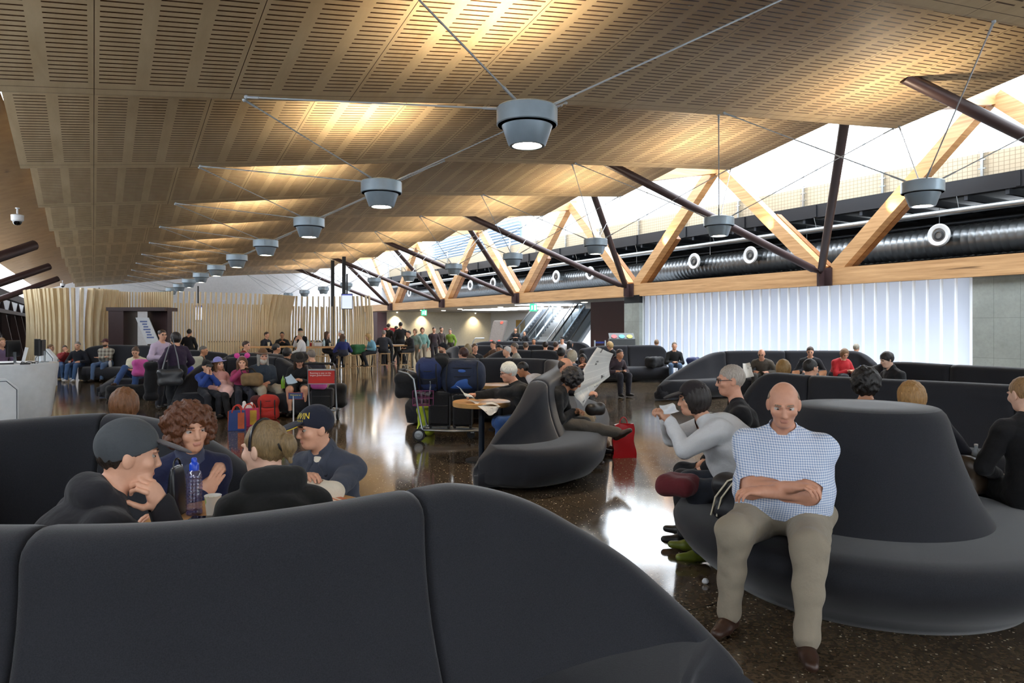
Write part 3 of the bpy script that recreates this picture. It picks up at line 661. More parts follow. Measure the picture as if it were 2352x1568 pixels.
def surfnets(F, ax):
    I = F < 0; nx, ny, nz = F.shape
    c = np.zeros((nx - 1, ny - 1, nz - 1), np.int8)
    for o in _CO: c += I[o[0]:nx - 1 + o[0], o[1]:ny - 1 + o[1], o[2]:nz - 1 + o[2]]
    mix = (c > 0) & (c < 8); ii = np.argwhere(mix); idx = np.full(mix.shape, -1, np.int32); idx[mix] = np.arange(len(ii))
    vals = np.stack([F[ii[:, 0] + o[0], ii[:, 1] + o[1], ii[:, 2] + o[2]] for o in _CO], 1)
    acc = np.zeros((len(ii), 3)); cnt = np.zeros(len(ii))
    for a, b in _ED:
        fa, fb = vals[:, a], vals[:, b]; x = (fa < 0) != (fb < 0); t = np.where(x, fa / np.where(fa - fb == 0, 1, fa - fb), 0)
        acc[x] += _CO[a] + (_CO[b] - _CO[a]) * t[x, None]; cnt[x] += 1
    P = ii + acc / np.maximum(cnt, 1)[:, None]
    V = np.stack([np.interp(P[:, i], np.arange(len(ax[i])), ax[i]) for i in range(3)], 1)
    Q = []
    for d in range(3):
        u, v = (d + 1) % 3, (d + 2) % 3
        sl0 = [slice(None)] * 3; sl1 = [slice(None)] * 3; sl0[d] = slice(0, -1); sl1[d] = slice(1, None)
        a, b = I[tuple(sl0)], I[tuple(sl1)]; e = np.argwhere(a != b)
        ok = (e[:, u] > 0) & (e[:, v] > 0) & (e[:, u] < F.shape[u] - 1) & (e[:, v] < F.shape[v] - 1); e = e[ok]
        ins = I[e[:, 0], e[:, 1], e[:, 2]]
        def cell(du, dv):
            q = e.copy(); q[:, u] -= du; q[:, v] -= dv; return idx[q[:, 0], q[:, 1], q[:, 2]]
        q = np.stack([cell(1, 1), cell(0, 1), cell(0, 0), cell(1, 0)], 1); q[~ins] = q[~ins][:, ::-1]; Q.append(q)
    Q = np.concatenate(Q); Q = Q[(Q >= 0).all(1)]; return V, Q
def mesh_np(name, V, Q, mats, mi=None, parent=None):
    me = bpy.data.meshes.new(name); me.vertices.add(len(V)); me.vertices.foreach_set('co', np.ascontiguousarray(V, np.float32).ravel())
    n = Q.shape[1]; me.loops.add(Q.size); me.loops.foreach_set('vertex_index', np.ascontiguousarray(Q, np.int32).ravel()); me.polygons.add(len(Q))
    me.polygons.foreach_set('loop_start', np.arange(0, Q.size, n, dtype=np.int32))
    me.polygons.foreach_set('use_smooth', np.ones(len(Q), bool))
    for m in mats: me.materials.append(m)
    if mi is not None: me.polygons.foreach_set('material_index', np.ascontiguousarray(mi, np.int32))
    me.update(calc_edges=True); me.validate()
    o = bpy.data.objects.new(name, me); COL.objects.link(o)
    if parent is not None: o.parent = parent
    return o
def relax(V, Q, n=1, f=.5):
    for _ in range(n):
        S_ = np.zeros_like(V); c = np.zeros(len(V))
        for i in range(4):
            a, b = Q[:, i], Q[:, (i + 1) % 4]; np.add.at(S_, a, V[b]); np.add.at(c, a, 1); np.add.at(S_, b, V[a]); np.add.at(c, b, 1)
        V = V * (1 - f) + f * S_ / np.maximum(c, 1)[:, None]
    return V
def smooth_rim(W, q, it=6):
    E = np.sort(np.concatenate([q[:, [i, (i + 1) % 4]] for i in range(4)]), 1); E, c = np.unique(E, axis=0, return_counts=True); E = E[c == 1]
    if not len(E): return W
    W = W.copy(); n = np.zeros(len(W)); np.add.at(n, E[:, 0], 1); np.add.at(n, E[:, 1], 1); b = n > 0
    for _ in range(it):
        A = np.zeros_like(W); np.add.at(A, E[:, 0], W[E[:, 1]]); np.add.at(A, E[:, 1], W[E[:, 0]]); W[b] = .4 * W[b] + .6 * A[b] / n[b][:, None]
    return W
def sdf_part(name, prims, cell, mat, parent, noise=None, sm=1):
    F, ax = field(prims, cell, noise=noise); V, Q = surfnets(F, ax)
    if len(Q) < 4: return None
    return mesh_np(name, relax(V, Q, sm), Q, [mat], None, parent)
def ik(a, t, l1, l2, pole):
    d = t - a; L = min(max(np.linalg.norm(d), 1e-4), .998 * (l1 + l2)); u = d / np.linalg.norm(d); L = max(L, abs(l1 - l2) + .02)
    x = (l1 * l1 - l2 * l2 + L * L) / (2 * L); h = math.sqrt(max(l1 * l1 - x * x, 0)); p = pole - u * (pole @ u); p = nrm(p)
    return a + u * x + p * h, a + u * L
def hand_prims(w, d, n, side, curl, det):
    """w wrist, d pointing direction, n palm normal (out of the palm), side +1 right hand; curl 0 flat .. 1 fist"""
    d = nrm(d); n = nrm(n - d * (n @ d)); s = np.cross(d, n) * side      # s points to the thumb side
    P = [cap_(w, w + d * .035, .026, .028, 'skin', .02, (n, .72)), ell(w + d * .055, (.040, .046, .019), 'skin', np.stack([s, d, n], 1), .018)]
    if not det: 
        P += [ell(w + d * .115 + n * .02 * curl, (.034, .045, .016), 'skin', np.stack([s, nrm(d + n * curl), n], 1), .015)]
        P += [cap_(w + d * .03 + s * .03, w + d * .075 + s * .055 + n * .015, .013, .010, 'skin', .01)]; return P
    for i, (o, L) in enumerate(((.028, .075), (.010, .085), (-.009, .078), (-.027, .060))):
        b = w + d * (.092 - abs(i - 1.3) * .004) + s * o; dd = nrm(d + s * (o * 1.6))
        p = b; ang = 0
        for j, f in enumerate((.45, .31, .24)):
            ang += curl * (1.15, 1.25, .9)[j]; v = dd * math.cos(ang) + n * math.sin(ang); q = p + v * L * f
            r0 = (.0092, .0085, .0078)[j]; P.append(cap_(p, q, r0, r0 - .0008, 'skin', .004)); p = q
    t0 = w + d * .022 + s * .026 + n * .006; t1 = t0 + nrm(d * .55 + s * .75 + n * .35) * .042; t2 = t1 + nrm(d * .9 + s * .25 + n * (.2 + curl * .6)) * .030; t3 = t2 + nrm(d * .95 + n * (.15 + curl * .8)) * .024
    P += [cap_(t0, t1, .015, .0115, 'skin', .012), cap_(t1, t2, .0112, .0098, 'skin', .005), cap_(t2, t3, .0098, .0082, 'skin', .004)]
    return P
SK = {'fair': 'd8a68a', 'pink': 'cf9a80', 'tan': 'b98565', 'brown': '7d543d', 'pale': 'e0b9a2'}
PEOPLE = {}
def person(label, hx, hy, z, face, pose='sit', sk='fair', top='222', bottom='223', shoe='111', names=('shirt', 'trousers', 'shoes'), hair=('short', '2a1c12'), lean=0, hunch=8, tilt=0, tw=0, head=(0, 0, 0),
           rh=None, lh=None, rf=None, lf=None, fat=1.0, k=None, sleeve='long', bare=(), extra=None, hat=None, glasses=False, seat=.44, curl=(.5, .5), hd=(None, None), hn=(None, None), female=False, tuck=None,
           group=None, elbow=(None, None), legs=True, cellk=1.0, mats=None, collar=None, ts_fixed=None, beard=None):
    """hx, hy: pixel of the head centre; z depth; face: 0 towards the viewer, 90 to picture right, 180 away.  Hand / foot targets are
    (x right, y forward, z up) from the pelvis; foot z is above the floor."""
    rt = -1; det = z < 16
    Hn = EYE - (hy - HOR) * z / FPX
    def joints(K, ts):
        J = {}; hp = seat + .085 * K if pose == 'sit' else .93 * K
        pel = A3(0, 0, hp); la, hu, ti = math.radians(-lean), math.radians(-lean - hunch), math.radians(tilt)
        U1 = RY(ti) @ RX(la) @ A3(0, 0, 1); U2 = RY(ti) @ RX(hu) @ A3(0, 0, 1); T_ = RZ(math.radians(tw))
        mid = pel + U1 * .25 * ts * K; nb = mid + U2 * .25 * ts * K
        Xs = T_ @ RY(ti) @ A3(1, 0, 0); Fw = nrm(np.cross(U2, Xs))
        y, p, r = [math.radians(q) for q in head]; Rh = RZ(math.radians(tw)) @ RZ(y) @ RX(p) @ RY(r)
        nu = nrm(U2 * .6 + Rh @ A3(0, 0, 1) * .55); nt = nb + nu * .085 * K + Fw * .01
        hc = nt + Rh @ A3(0, .022, .095) * K
        J.update(pel=pel, mid=mid, nb=nb, nt=nt, hc=hc, Rh=Rh, Xs=Xs, Fw=Fw, U1=U1, U2=U2); return J
    if k is None:
        if pose == 'stand': K = Hn / joints(1, 1)['hc'][2]; ts = 1
        else: K = 1.0; ts = 1
    else: K, ts = k, 1
    J = joints(K, ts)
    if pose == 'sit':
        c = max(math.cos(math.radians(lean + hunch * .5)), .5); ts = min(1.22, max(.8, 1 + (Hn - J['hc'][2]) / (.5 * K * c))); J = joints(K, ts)
        if ts_fixed: J = joints(K, ts_fixed)
    pel, mid, nb, nt, hc, Rh, Xs, Fw, U1, U2 = [J[q] for q in ('pel', 'mid', 'nb', 'nt', 'hc', 'Rh', 'Xs', 'Fw', 'U1', 'U2')]
    fd = face_dir(hx, face); phi = rot_of(fd); RZp = RZ(phi)
    hw = at(hx, z); off = RZp @ hc; loc = Vector((hw.x - off[0], hw.y - off[1], 0))
    P = []; sw = (.155 if female else .172) * (1 + (fat - 1) * .18) * K
    sh = {}
    tt = 'top'; bb = 'bottom'
    # torso
    Rt1 = np.stack([A3(1, 0, 0), nrm(np.cross(U1, A3(1, 0, 0))), U1], 1); Rt2 = np.stack([Xs, Fw, nrm(np.cross(Xs, Fw))], 1)
    hipw = (.165 if female else .158) * fat * K
    P.append(ell(pel + A3(0, .0, .02) * K, (hipw, .125 * fat * K, .115 * K), bb, None, .05))
    P.append(ell(pel + U1 * .17 * ts * K + A3(0, .015 * fat + .05 * (fat - 1), 0), (.142 * fat * K, .108 * fat * K * (1 + (fat - 1) * .6), .15 * ts * K), tt, Rt1, .07))
    P.append(ell(mid + U2 * .05 * ts * K + A3(0, .05 * (fat - 1), 0), (.150 * fat * K, .112 * fat * K, .16 * ts * K), tt, Rt2, .07))
    P.append(ell(mid + U2 * .135 * ts * K + Fw * .008, (.158 * (1 + (fat - 1) * .6) * K, .108 * (1 + (fat - 1) * .7) * K, .125 * K), tt, Rt2, .06))
    if female:
        for s in (-1, 1): P.append(ell(mid + U2 * .09 * ts * K + Fw * .088 * K * fat + Xs * s * .068 * K, (.062 * K, .05 * K, .062 * K), tt, Rt2, .03))
    # neck, collar
    P.append(cap_(nb - U2 * .03 * K, nt + (hc - nt) * .25, .058 * K, .050 * K, 'skin', .02))
    P.append(cap_(nb - U2 * .06 * K - Xs * .05 * K, nb - U2 * .06 * K + Xs * .05 * K, .062 * K, .062 * K, tt, .04))
    if collar: P.append(cap_(nb + U2 * .0 * K, nb + U2 * (.03 if collar < 2 else .055) * K, .064 * K, .058 * K, tt if collar != 3 else 'scarf', .01))
    # arms
    ends = {}
    for si, (sd, tg) in enumerate(((1, rh), (-1, lh))):
        s0 = nb - U2 * .078 * K + Xs * sd * sw; P.append(cap_(nb + U2 * .01 * K + Xs * sd * .035 * K, s0 - Xs * sd * .03 * K, .040 * K, .040 * K, tt, .04)); P.append(cap_(nb - U2 * .045 * K + Xs * sd * .05 * K, s0, .05 * K, .062 * K, tt, .05))
        if tg is None: tg = (sd * .15, .29, .08) if pose == 'sit' else (sd * .24, .08, -.08)
        if tg[0] == 'w': q_ = RZp.T @ (np.array(tg[1]) - np.array(loc)); tg = q_
        elif isinstance(tg[0], str): kk = K if K > .85 else K * .35 + .65; tg = hc + Rh @ A3(*tg[1:]) * kk
        else: tg = pel + A3(*tg) * K
        pole = A3(sd * .8, -.35, -.75) if elbow[si] is None else A3(*elbow[si])
        el_, wr = ik(s0, tg, .285 * K, .255 * K, pole); c_ = .008
        slv = tt if sleeve != 'none' else 'skin'
        P.append(cap_(s0, el_ if sleeve != 'short' else s0 + (el_ - s0) * .72, (.054 + c_) * K * (1 + (fat - 1) * .4), (.044 + c_) * K, slv, .03))
        if sleeve == 'short': P.append(cap_(s0, el_, .046 * K, .040 * K, 'skin' if not mats or 'under' not in mats else 'under', .015))
        ft = {'long': tt, 'short': 'skin', 'none': 'skin', 'half': 'skin'}[sleeve]
        if mats and 'under' in mats and sleeve == 'short': ft = 'under'
        fe = el_ + (wr - el_) * (.94 if ft != 'skin' else 1)
        P.append(cap_(el_, fe, (.043 + (c_ if ft != 'skin' else 0)) * K, (.030 + (.010 if ft != 'skin' else 0)) * K, ft, .02))
        P.append(cap_(el_ + (wr - el_) * .8, wr, .031 * K, .026 * K, 'skin', .01))
        fdv = nrm(wr - el_); d_ = fdv if hd[si] is None else A3(*hd[si]); n_ = A3(-sd * .45, .1, -.85) if hn[si] is None else A3(*hn[si])
        hp_ = hand_prims(wr, d_, n_, sd, curl[si], det)
        if K < .85:
            for q in hp_:
                for f in ('ra', 'rb'):
                    if f in q: q[f] *= K
        P += hp_; ends['R' if sd > 0 else 'L'] = (wr, d_, el_)
    # legs
    if legs:
        for si, (sd, tg) in enumerate(((1, rf), (-1, lf))):
            h0 = pel + A3(sd * .092 * K * (1 + (fat - 1) * .5), .02 * K, -.015 * K)
            if tg is None: tg = (sd * .12, .44, .085) if pose == 'sit' else (sd * .11, (.10 if sd > 0 else -.06), .085)
            foot = A3(tg[0] * K, tg[1] * K, max(tg[2], .082 * K)); pole = A3(sd * .12, 1, .8) if pose == 'sit' else A3(0, 1, 0)
            kn, an = ik(h0, foot, .44 * K, .425 * K, pole); f2 = .5 + .5 * fat
            lg = 'skin' if 'leg' in bare else bb
            if 'leg' in bare: P.append(cap_(h0, h0 + (kn - h0) * .8, .095 * K * f2, .078 * K, bb, .03))
            P.append(cap_(h0, kn, .088 * K * f2, .062 * K * f2, lg, .03)); P.append(cap_(kn, kn + (an - kn) * .5, .062 * K * f2, .058 * K, lg, .03)); P.append(cap_(kn + (an - kn) * .45, an + (kn - an) * .06, .058 * K * (.85 if 'leg' in bare else 1), (.05 if lg != 'skin' else .036) * K, lg, .02))
            st_ = 'shoe' + 'RL'[si]; dv = nrm(an - kn); tl = tg[3] if len(tg) > 3 else 0; fdir = nrm(A3(sd * .2, 1, tl)); up = A3(0, 0, 1); hl = an - A3(0, 0, .035 * K) - fdir * .035 * K
            if tl == 0: hl[2] = max(.034 * K, hl[2])
            toe = hl + fdir * .185 * K; P.append(cap_(an + (kn - an) * .04, hl, .04 * K, .034 * K, st_, .02)); P.append(cap_(hl, hl + fdir * .09 * K, .034 * K, .037 * K, st_, .015)); P.append(cap_(hl + fdir * .09 * K, toe, .037 * K, .028 * K, st_, .015, (A3(0, 0, 1), .8)))
    # head
    k_ = K if K > .85 else K * .35 + .65                     # children have larger heads
    H = lambda x, y, zz: hc + Rh @ A3(x, y, zz) * k_
    hr = lambda *r: tuple(q * k_ for q in r)
    P += [ell(H(0, -.012, .022), hr(.075, .094, .092), 'skin', Rh, .02), ell(H(0, .022, -.03), hr(.061, .072, .078), 'skin', Rh, .03), ell(H(0, .053, -.087), hr(.034, .033, .027), 'skin', Rh, .03),
          cap_(H(0, .087, .010), H(0, .1035, -.029), .008 * k_, .0115 * k_, 'skin', .012), ell(H(.009, .095, -.035), hr(.007, .008, .006), 'skin', Rh, .008), ell(H(-.009, .095, -.035), hr(.007, .008, .006), 'skin', Rh, .008)]
    for s in (-1, 1):
        P += [ell(H(s * .077, -.008, -.008), hr(.010, .022, .033), 'skin', Rh @ RZ(s * .35), .006), cap_(H(s * .016, .089, .022), H(s * .046, .078, .024), .008 * k_, .006 * k_, 'skin', .012), ell(H(s * .043, .062, -.022), hr(.022, .02, .02), 'skin', Rh, .02)]
    if det:
        P += [ell(H(s * .031, .088, .003), hr(.016, .012, .009), 'skin', Rh, .012, 1) for s in (-1, 1)]
        P += [cap_(H(-.016, .0880, -.0590), H(.016, .0880, -.0590), .0030 * k_, .0030 * k_, 'lip', .006), cap_(H(-.012, .090, -.0645), H(.012, .090, -.0645), .0034 * k_, .0034 * k_, 'lip', .006)]
        for s in (-1, 1):
            if z > 7: P += [ell(H(s * .031, .082, .003), hr(.008, .005, .0035), 'iris', Rh, .002), cap_(H(s * .016, .0935, .0255), H(s * .044, .083, .0265), .0030 * k_, .0022 * k_, 'brow', .003)]; continue
            P += [ell(H(s * .031, .0755, .003), hr(.0105, .0080, .0042), 'eye', Rh, .002), ell(H(s * .031, .0828, .003), hr(.0048, .0034, .0044), 'iris', Rh, .001),
                  cap_(H(s * .016, .0935, .0255), H(s * .044, .083, .0265), .0030 * k_, .0022 * k_, 'brow', .003)]
    elif z < 26:
        for s in (-1, 1): P += [ell(H(s * .031, .083, .004), hr(.009, .006, .0045), 'iris', Rh, .002), cap_(H(s * .016, .0935, .0255), H(s * .044, .083, .0265), .0035 * k_, .0025 * k_, 'brow', .003)]
    if extra: P += extra(J, H, Rh, K, ends)
    cell = min(.028, max(.0062, z * .0017)) * cellk; hcell = cell * (.36 if z < 6 else .5 if det else .7)
    fine = [(hc - A3(.125, .125, .125 if z > 6 else .27) * k_, hc + .13 * k_, hcell)]
    if det:
        for wr, d_, _ in ends.values(): fine.append((wr + d_ * .08 - .10, wr + d_ * .08 + .10, cell * .62))
    F, ax = field(P, cell, fine); V, Q = surfnets(F, ax); V = relax(V, Q, 1, .35)
    tags = sorted({p['t'] for p in P if p.get('op', 0) == 0}); best = np.full(len(V), 9.); bt = np.zeros(len(V), int)
    for p in P:
        if p.get('op', 0): continue
        a, b = bounds(p); m = .04; s = np.nonzero(((V > a - m) & (V < b + m)).all(1))[0]
        if not len(s): continue
        d = dist(p, V[s, 0], V[s, 1], V[s, 2]) - {'iris': .0018, 'brow': .0006, 'eye': .0, 'lip': .0003}.get(p['t'], 0); w = d < best[s]; best[s[w]] = d[w]; bt[s[w]] = tags.index(p['t'])
    ftag = np.sort(bt[Q], 1)[:, 1]
    cols = dict(top=top, bottom=bottom, shoe=shoe); skm = skin_mat(SK.get(sk, sk))
    hm = hair_mat(hair[1] if hair[1] else '777777')
    def M(t):
        t = t[:4] if t.startswith('shoe') else t
        if mats and t in mats: return mats[t] if not isinstance(mats[t], str) else cloth(mats[t])
        if t in cols:
            c = cols[t]; return c if not isinstance(c, str) else (cloth(c if len(c) == 6 else ''.join(2 * q for q in c)) if t != 'shoe' else plain(c if len(c) == 6 else ''.join(2 * q for q in c), .45))
        return {'lip': skin_mat('bd8472'), 'eye': plain('b5aca4', .3, var=.02), 'iris': plain('2b1d14', .15), 'brow': hm}.get(t, skm)
    root = mesh_np('person', V, Q, [], None, None); me = root.data
    bodyt = [t for t in tags if t in ('skin', 'lip', 'eye', 'iris', 'brow')]
    for t in bodyt: me.materials.append(M(t))
    remap = np.array([bodyt.index(t) if t in bodyt else bodyt.index('skin') for t in tags]); me.polygons.foreach_set('material_index', remap[ftag].astype(np.int32))
    root.location = loc; root.rotation_euler = (0, 0, phi)
    tag(root, label, 'person', group)
    s1 = names[2][:-1] if names[2].endswith('s') else names[2]; nmm = dict(top=names[0], bottom=names[1], shoeR=s1, shoeL=s1, under='undershirt', scarf='scarf', skirt='skirt')
    # clothing: shells over the same surface
    N = np.zeros_like(V); fn = np.cross(V[Q[:, 2]] - V[Q[:, 0]], V[Q[:, 3]] - V[Q[:, 1]])
    for i in range(4): np.add.at(N, Q[:, i], fn)
    N /= np.linalg.norm(N, axis=1)[:, None] + 1e-12
    for t in tags:
        if t in bodyt: continue
        sel = Q[ftag == tags.index(t)]
        if len(sel) < 6: continue
        u, inv = np.unique(sel, return_inverse=True); th = .0035 + cell * .12
        if z < 20 and not t.startswith('shoe'): v_ = V[u]; th = (th + .0042 * (1 + np.sin(34 * v_[:, 2] + 2.5 * np.sin(11 * v_[:, 0]) + 9 * v_[:, 1]) * np.sin(12 * v_[:, 0] - 8 * v_[:, 1] + 2 * np.sin(7 * v_[:, 2]))) + .002 * np.sin(60 * v_[:, 2] + 30 * v_[:, 0] + 3 * np.sin(14 * v_[:, 1])))[:, None]
        W_ = V[u] + N[u] * th; q_ = inv.reshape(sel.shape)
        if z < 14: W_ = smooth_rim(W_, q_)
        mesh_np(nmm.get(t, t), W_, q_, [M(t)], None, root)
    # hair
    hcl = min(.02, max(.004, z * .0011)) * cellk; sv = lambda f, a: (lambda X, Y, Z: a * (np.sin(f * X + 1.5 * np.sin(23 * Z + 9 * Y)) + np.sin(f * 1.21 * Y + 1.7 * np.sin(19 * Z + 7 * X)))); sn = lambda f, a: (lambda X, Y, Z: a * (np.sin(f * X + 1.3 * np.sin(f * .7 * Z)) * np.sin(f * 1.1 * Y + .7) + np.sin(f * .9 * Z + 2 * np.sin(f * .6 * X)) * .8))
    hs, hcol = hair; h = []; noise = None
    cutp = cut(H(0, .085, .058), Rh @ A3(0, .80, -1))
    if hs in ('short', 'fade', 'pony', 'bun'): h = [ell(H(0, -.014, .026), hr(.083, .099, .098) if hs != 'fade' else hr(.079, .097, .096), 'h', Rh, .01), cutp]; noise = sv(230, .0013)
    elif hs == 'mop': h = [ell(H(0, -.012, .03), hr(.091, .106, .105), 'h', Rh, .01), cut(H(0, .09, .038), Rh @ A3(0, .75, -1))]; noise = sn(90, .003)
    elif hs == 'bald': h = [ell(H(0, -.016, .012), hr(.082, .099, .095), 'h', Rh, .01), cut(H(0, .03, .058), Rh @ A3(0, .95, -1)), cut(H(0, 0, .055), Rh @ A3(0, .25, 1))]
    elif hs == 'bob': h = [ell(H(0, -.018, .005), hr(.098, .112, .125), 'h', Rh, .01), ell(H(0, .115, -.045), hr(.068, .085, .10), 'h', Rh, .02, 1), cut(H(0, 0, -.115), Rh @ A3(0, 0, -1))]; noise = sv(190, .0022)
    elif hs == 'long':
        h = [ell(H(0, -.016, .022), hr(.090, .106, .105), 'h', Rh, .03), cap_(H(0, -.06, .0), H(0, -.085, -.22), .085 * k_, .075 * k_, 'h', .04, (Rh @ A3(0, 1, 0), .6)), cap_(H(.07, -.02, 0), H(.085, .02, -.20), .035 * k_, .03 * k_, 'h', .03), cap_(H(-.07, -.02, 0), H(-.085, .02, -.20), .035 * k_, .03 * k_, 'h', .03), ell(H(0, .115, -.04), hr(.064, .085, .098), 'h', Rh, .02, 1)]; noise = sv(190, .002)
    elif hs == 'curly':
        r_ = random.Random(int(hx)); h = [ell(H(0, -.03, .02), hr(.125, .12, .125), 'h', Rh, .03)]
        for _ in range(150 if z < 10 else 30):
            a, b = r_.uniform(0, 2 * PI), r_.uniform(-.75, 1); q = math.sqrt(1 - b * b); c_ = H(math.cos(a) * q * .125, math.sin(a) * q * .12 - .03, b * .125 + .01); h.append(ell(c_, hr(*(r_.uniform(.016, .03) for _ in range(3))), 'h', Rh, .008))
        h += [ell(H(.008, .125, -.045), hr(.072, .10, .108), 'h', Rh, .012, 1), cut(H(0, 0, -.15), Rh @ A3(0, 0, -1))]; noise = sn(170, .0035)
    elif hs == 'afro': h = [ell(H(0, -.03, .02), hr(.115, .115, .13), 'h', Rh, .03), ell(H(0, .12, -.05), hr(.066, .09, .10), 'h', Rh, .012, 1)]; noise = sn(110, .006)
    if hs == 'pony': h += [ell(H(0, -.125, .01), hr(.032, .04, .05), 'h', Rh, .012), cap_(H(0, -.09, .03), H(0, -.13, -.06), .024 * k_, .010 * k_, 'h', .012)]
    if hs == 'bun': h += [ell(H(0, -.11, .06), hr(.045, .045, .045), 'h', Rh, .01)]
    if h: sdf_part('hair', h, hcl, hm, root, noise)
    if beard: sdf_part('beard', [ell(H(0, .03, -.075), hr(.064, .066, .06 * beard[1]), 'h', Rh, .02), ell(H(0, .085, -.025), hr(.04, .04, .03), 'h', Rh, .01, 1), ell(H(0, .0, .02), hr(.075, .088, .07), 'h', Rh, .01, 1)], hcl, hair_mat(beard[0]), root, sn(140, .002))
    if hat:
        ht, hcolr = hat[0], cloth(hat[1])
        if ht == 'cap':
            sdf_part('cap_crown', [ell(H(0, -.01, .038), hr(.089, .107, .098), 'h', Rh, .01), cut(H(0, .09, .040), Rh @ A3(0, .42, -1))], hcl, hcolr, root)
            dr = hat[2] if len(hat) > 2 else .25
            sdf_part('cap_brim', [ell(H(0, .135, .042), hr(.075, .082, .0085), 'h', Rh @ RX(-dr), .01), ell(H(0, .12, -.06), hr(.05, .12, .09), 'h', Rh @ RX(-dr), .02, 1)], min(hcl, .006), cloth(hat[3]) if len(hat) > 3 else hcolr, root)
        if ht == 'beanie': sdf_part('knit_hat', [ell(H(0, -.012, .035), hr(.09, .106, .105), 'h', Rh, .01), cut(H(0, .09, .045), Rh @ A3(0, .55, -1))], hcl, hcolr, root)
        if ht == 'brim':
            sdf_part('hat_crown', [ell(H(0, -.01, .075), hr(.086, .10, .085), 'h', Rh, .02), cut(H(0, 0, .055), Rh @ A3(0, 0, -1))], hcl, hcolr, root)
            sdf_part('hat_brim', [ell(H(0, -.005, .062), hr(.165, .18, .011), 'h', Rh, .01)], min(hcl, .007), hcolr, root)
            sdf_part('hat_band', [ell(H(0, -.01, .073), hr(.090, .104, .02), 'h', Rh, .01)], hcl, cloth(hat[2]) if len(hat) > 2 else hcolr, root)
        if ht == 'ears':
            for s in (-1, 1): sdf_part('round_ear', [ell(H(s * .095, -.02, .135), hr(.055, .016, .055), 'h', Rh, .01)], .006, plain('d8469a', .35), root)
            sdf_part('headband', [ell(H(0, -.012, .028), hr(.09, .05, .103), 'h', Rh, .01), cut(H(0, 0, .0), Rh @ A3(0, 0, -1))], .007, hcolr, root)
    if glasses:
        g = MB(); R3 = [Vector(Rh[:, i]) for i in range(3)]
        for s in (-1, 1):
            c = Vector(H(s * .034, .096, .002)); g.tube([c + R3[0] * (math.cos(t) * .024) + R3[2] * (math.sin(t) * .017) for t in np.linspace(0, 2 * PI, 15)[:-1]], .0022, 5, closed=True)
            g.tube([Vector(H(s * .058, .094, .006)), Vector(H(s * .082, .02, .008)), Vector(H(s * .083, -.02, -.005))], .0024, 5)
        g.tube([Vector(H(-.011, .1, .004)), Vector(H(.011, .1, .004))], .002, 5); g.build('glasses', plain('16171a', .3, .4), root)
    root['hc'] = [float(q) for q in hc]; PEOPLE[label] = (root, J, H, Rh, K, ends)
    return root
# ================================================================ the people in the hall
def hood(J, H, Rh, K, ends):
    nb, U, F, X = J['nb'], J['U2'], J['Fw'], J['Xs']
    r = [ell(nb - F * .075 + U * .01, (.115, .055, .06), 'top', np.stack([X, F, U], 1), .03), cap_(nb - F * .06 + X * .09 + U * .02, nb + F * .05 + X * .06 - U * .03, .038, .03, 'top', .03), cap_(nb - F * .06 - X * .09 + U * .02, nb + F * .05 - X * .06 - U * .03, .038, .03, 'top', .03)]
    return r
def scarf(J, H, Rh, K, ends):
    nb, U, F, X = J['nb'], J['U2'], J['Fw'], J['Xs']
    return [cap_(nb + U * .0 + X * .0, nb + U * .045, .073, .062, 'scarf', .01), ell(nb + F * .075 - U * .015, (.035, .025, .03), 'scarf', None, .01), cap_(nb + F * .085 - U * .03, nb + F * .125 - U * .19 + X * .02, .024, .03, 'scarf', .01), cap_(nb + F * .085 - U * .03, nb + F * .12 - U * .15 - X * .025, .02, .024, 'scarf', .01)]
def pcollar(J, H, Rh, K, ends):
    nb, U, F, X = J['nb'], J['U2'], J['Fw'], J['Xs']
    r = [cap_(nb + U * .005 - F * .01, nb + U * .045 - F * .012, .071, .062, 'top', .006)]
    for s in (-1, 1): r += [cap_(nb + U * .055 + X * s * .05, nb + U * .0 + X * s * .042 + F * .08, .019, .015, 'top', .004), cap_(nb + U * .0 + X * s * .042 + F * .08, nb - U * .05 + X * s * .062 + F * .105, .015, .007, 'top', .004)]
    r.append(ell(nb + U * .0 + F * .055, (.034, .022, .035), 'under', None, .012)); return r
def coat(J, H, Rh, K, ends):
    pel, U, F, X = J['pel'], J['U1'], J['Fw'], J['Xs']
    return [ell(pel + A3(0, .02, .05), (.19 * K, .16 * K, .16 * K), 'top', None, .05)]
def dress(J, H, Rh, K, ends):
    p = J['pel']; return [cap_(p + A3(0, .05, .0), p + A3(0, .34 * K, -.03), .15 * K, .14 * K, 'skirt', .04), ell(p + A3(0, .03, .05), (.16 * K, .14 * K, .14 * K), 'skirt', None, .04)]
def stole(J, H, Rh, K, ends): return [cap_(J['nb'] + J['Xs'] * .12, J['mid'] + J['Fw'] * .11, .05, .04, 'top', .02)]
P_ = person
JEANS, KHAKI, BLK = '33496e', '9a917f', '121317'
def checked(a, b, sc):
    n = NT('checked_cotton'); c = n.coord('Object', (1, .35, 1)); k = n.n('ShaderNodeSeparateXYZ'); n.l(c, k.inputs[0])
    f = lambda o: n.math('LESS_THAN', n.math('FRACT', n.math('MULTIPLY', o, sc)), .45)
    m = n.math('MULTIPLY', n.math('ADD', f(n.math('ADD', k.outputs[0], k.outputs[1])), f(k.outputs[2])), .5); n.base(n.mix(m, a, b)); n.set(Roughness=.85); n.bump(n.noise(9, c, 3), .5, .03); return n.m
GINGHAM = checked('e3e8f2', '7f9ac4', 75); PLAID = checked('a9a598', '5d544c', 9)
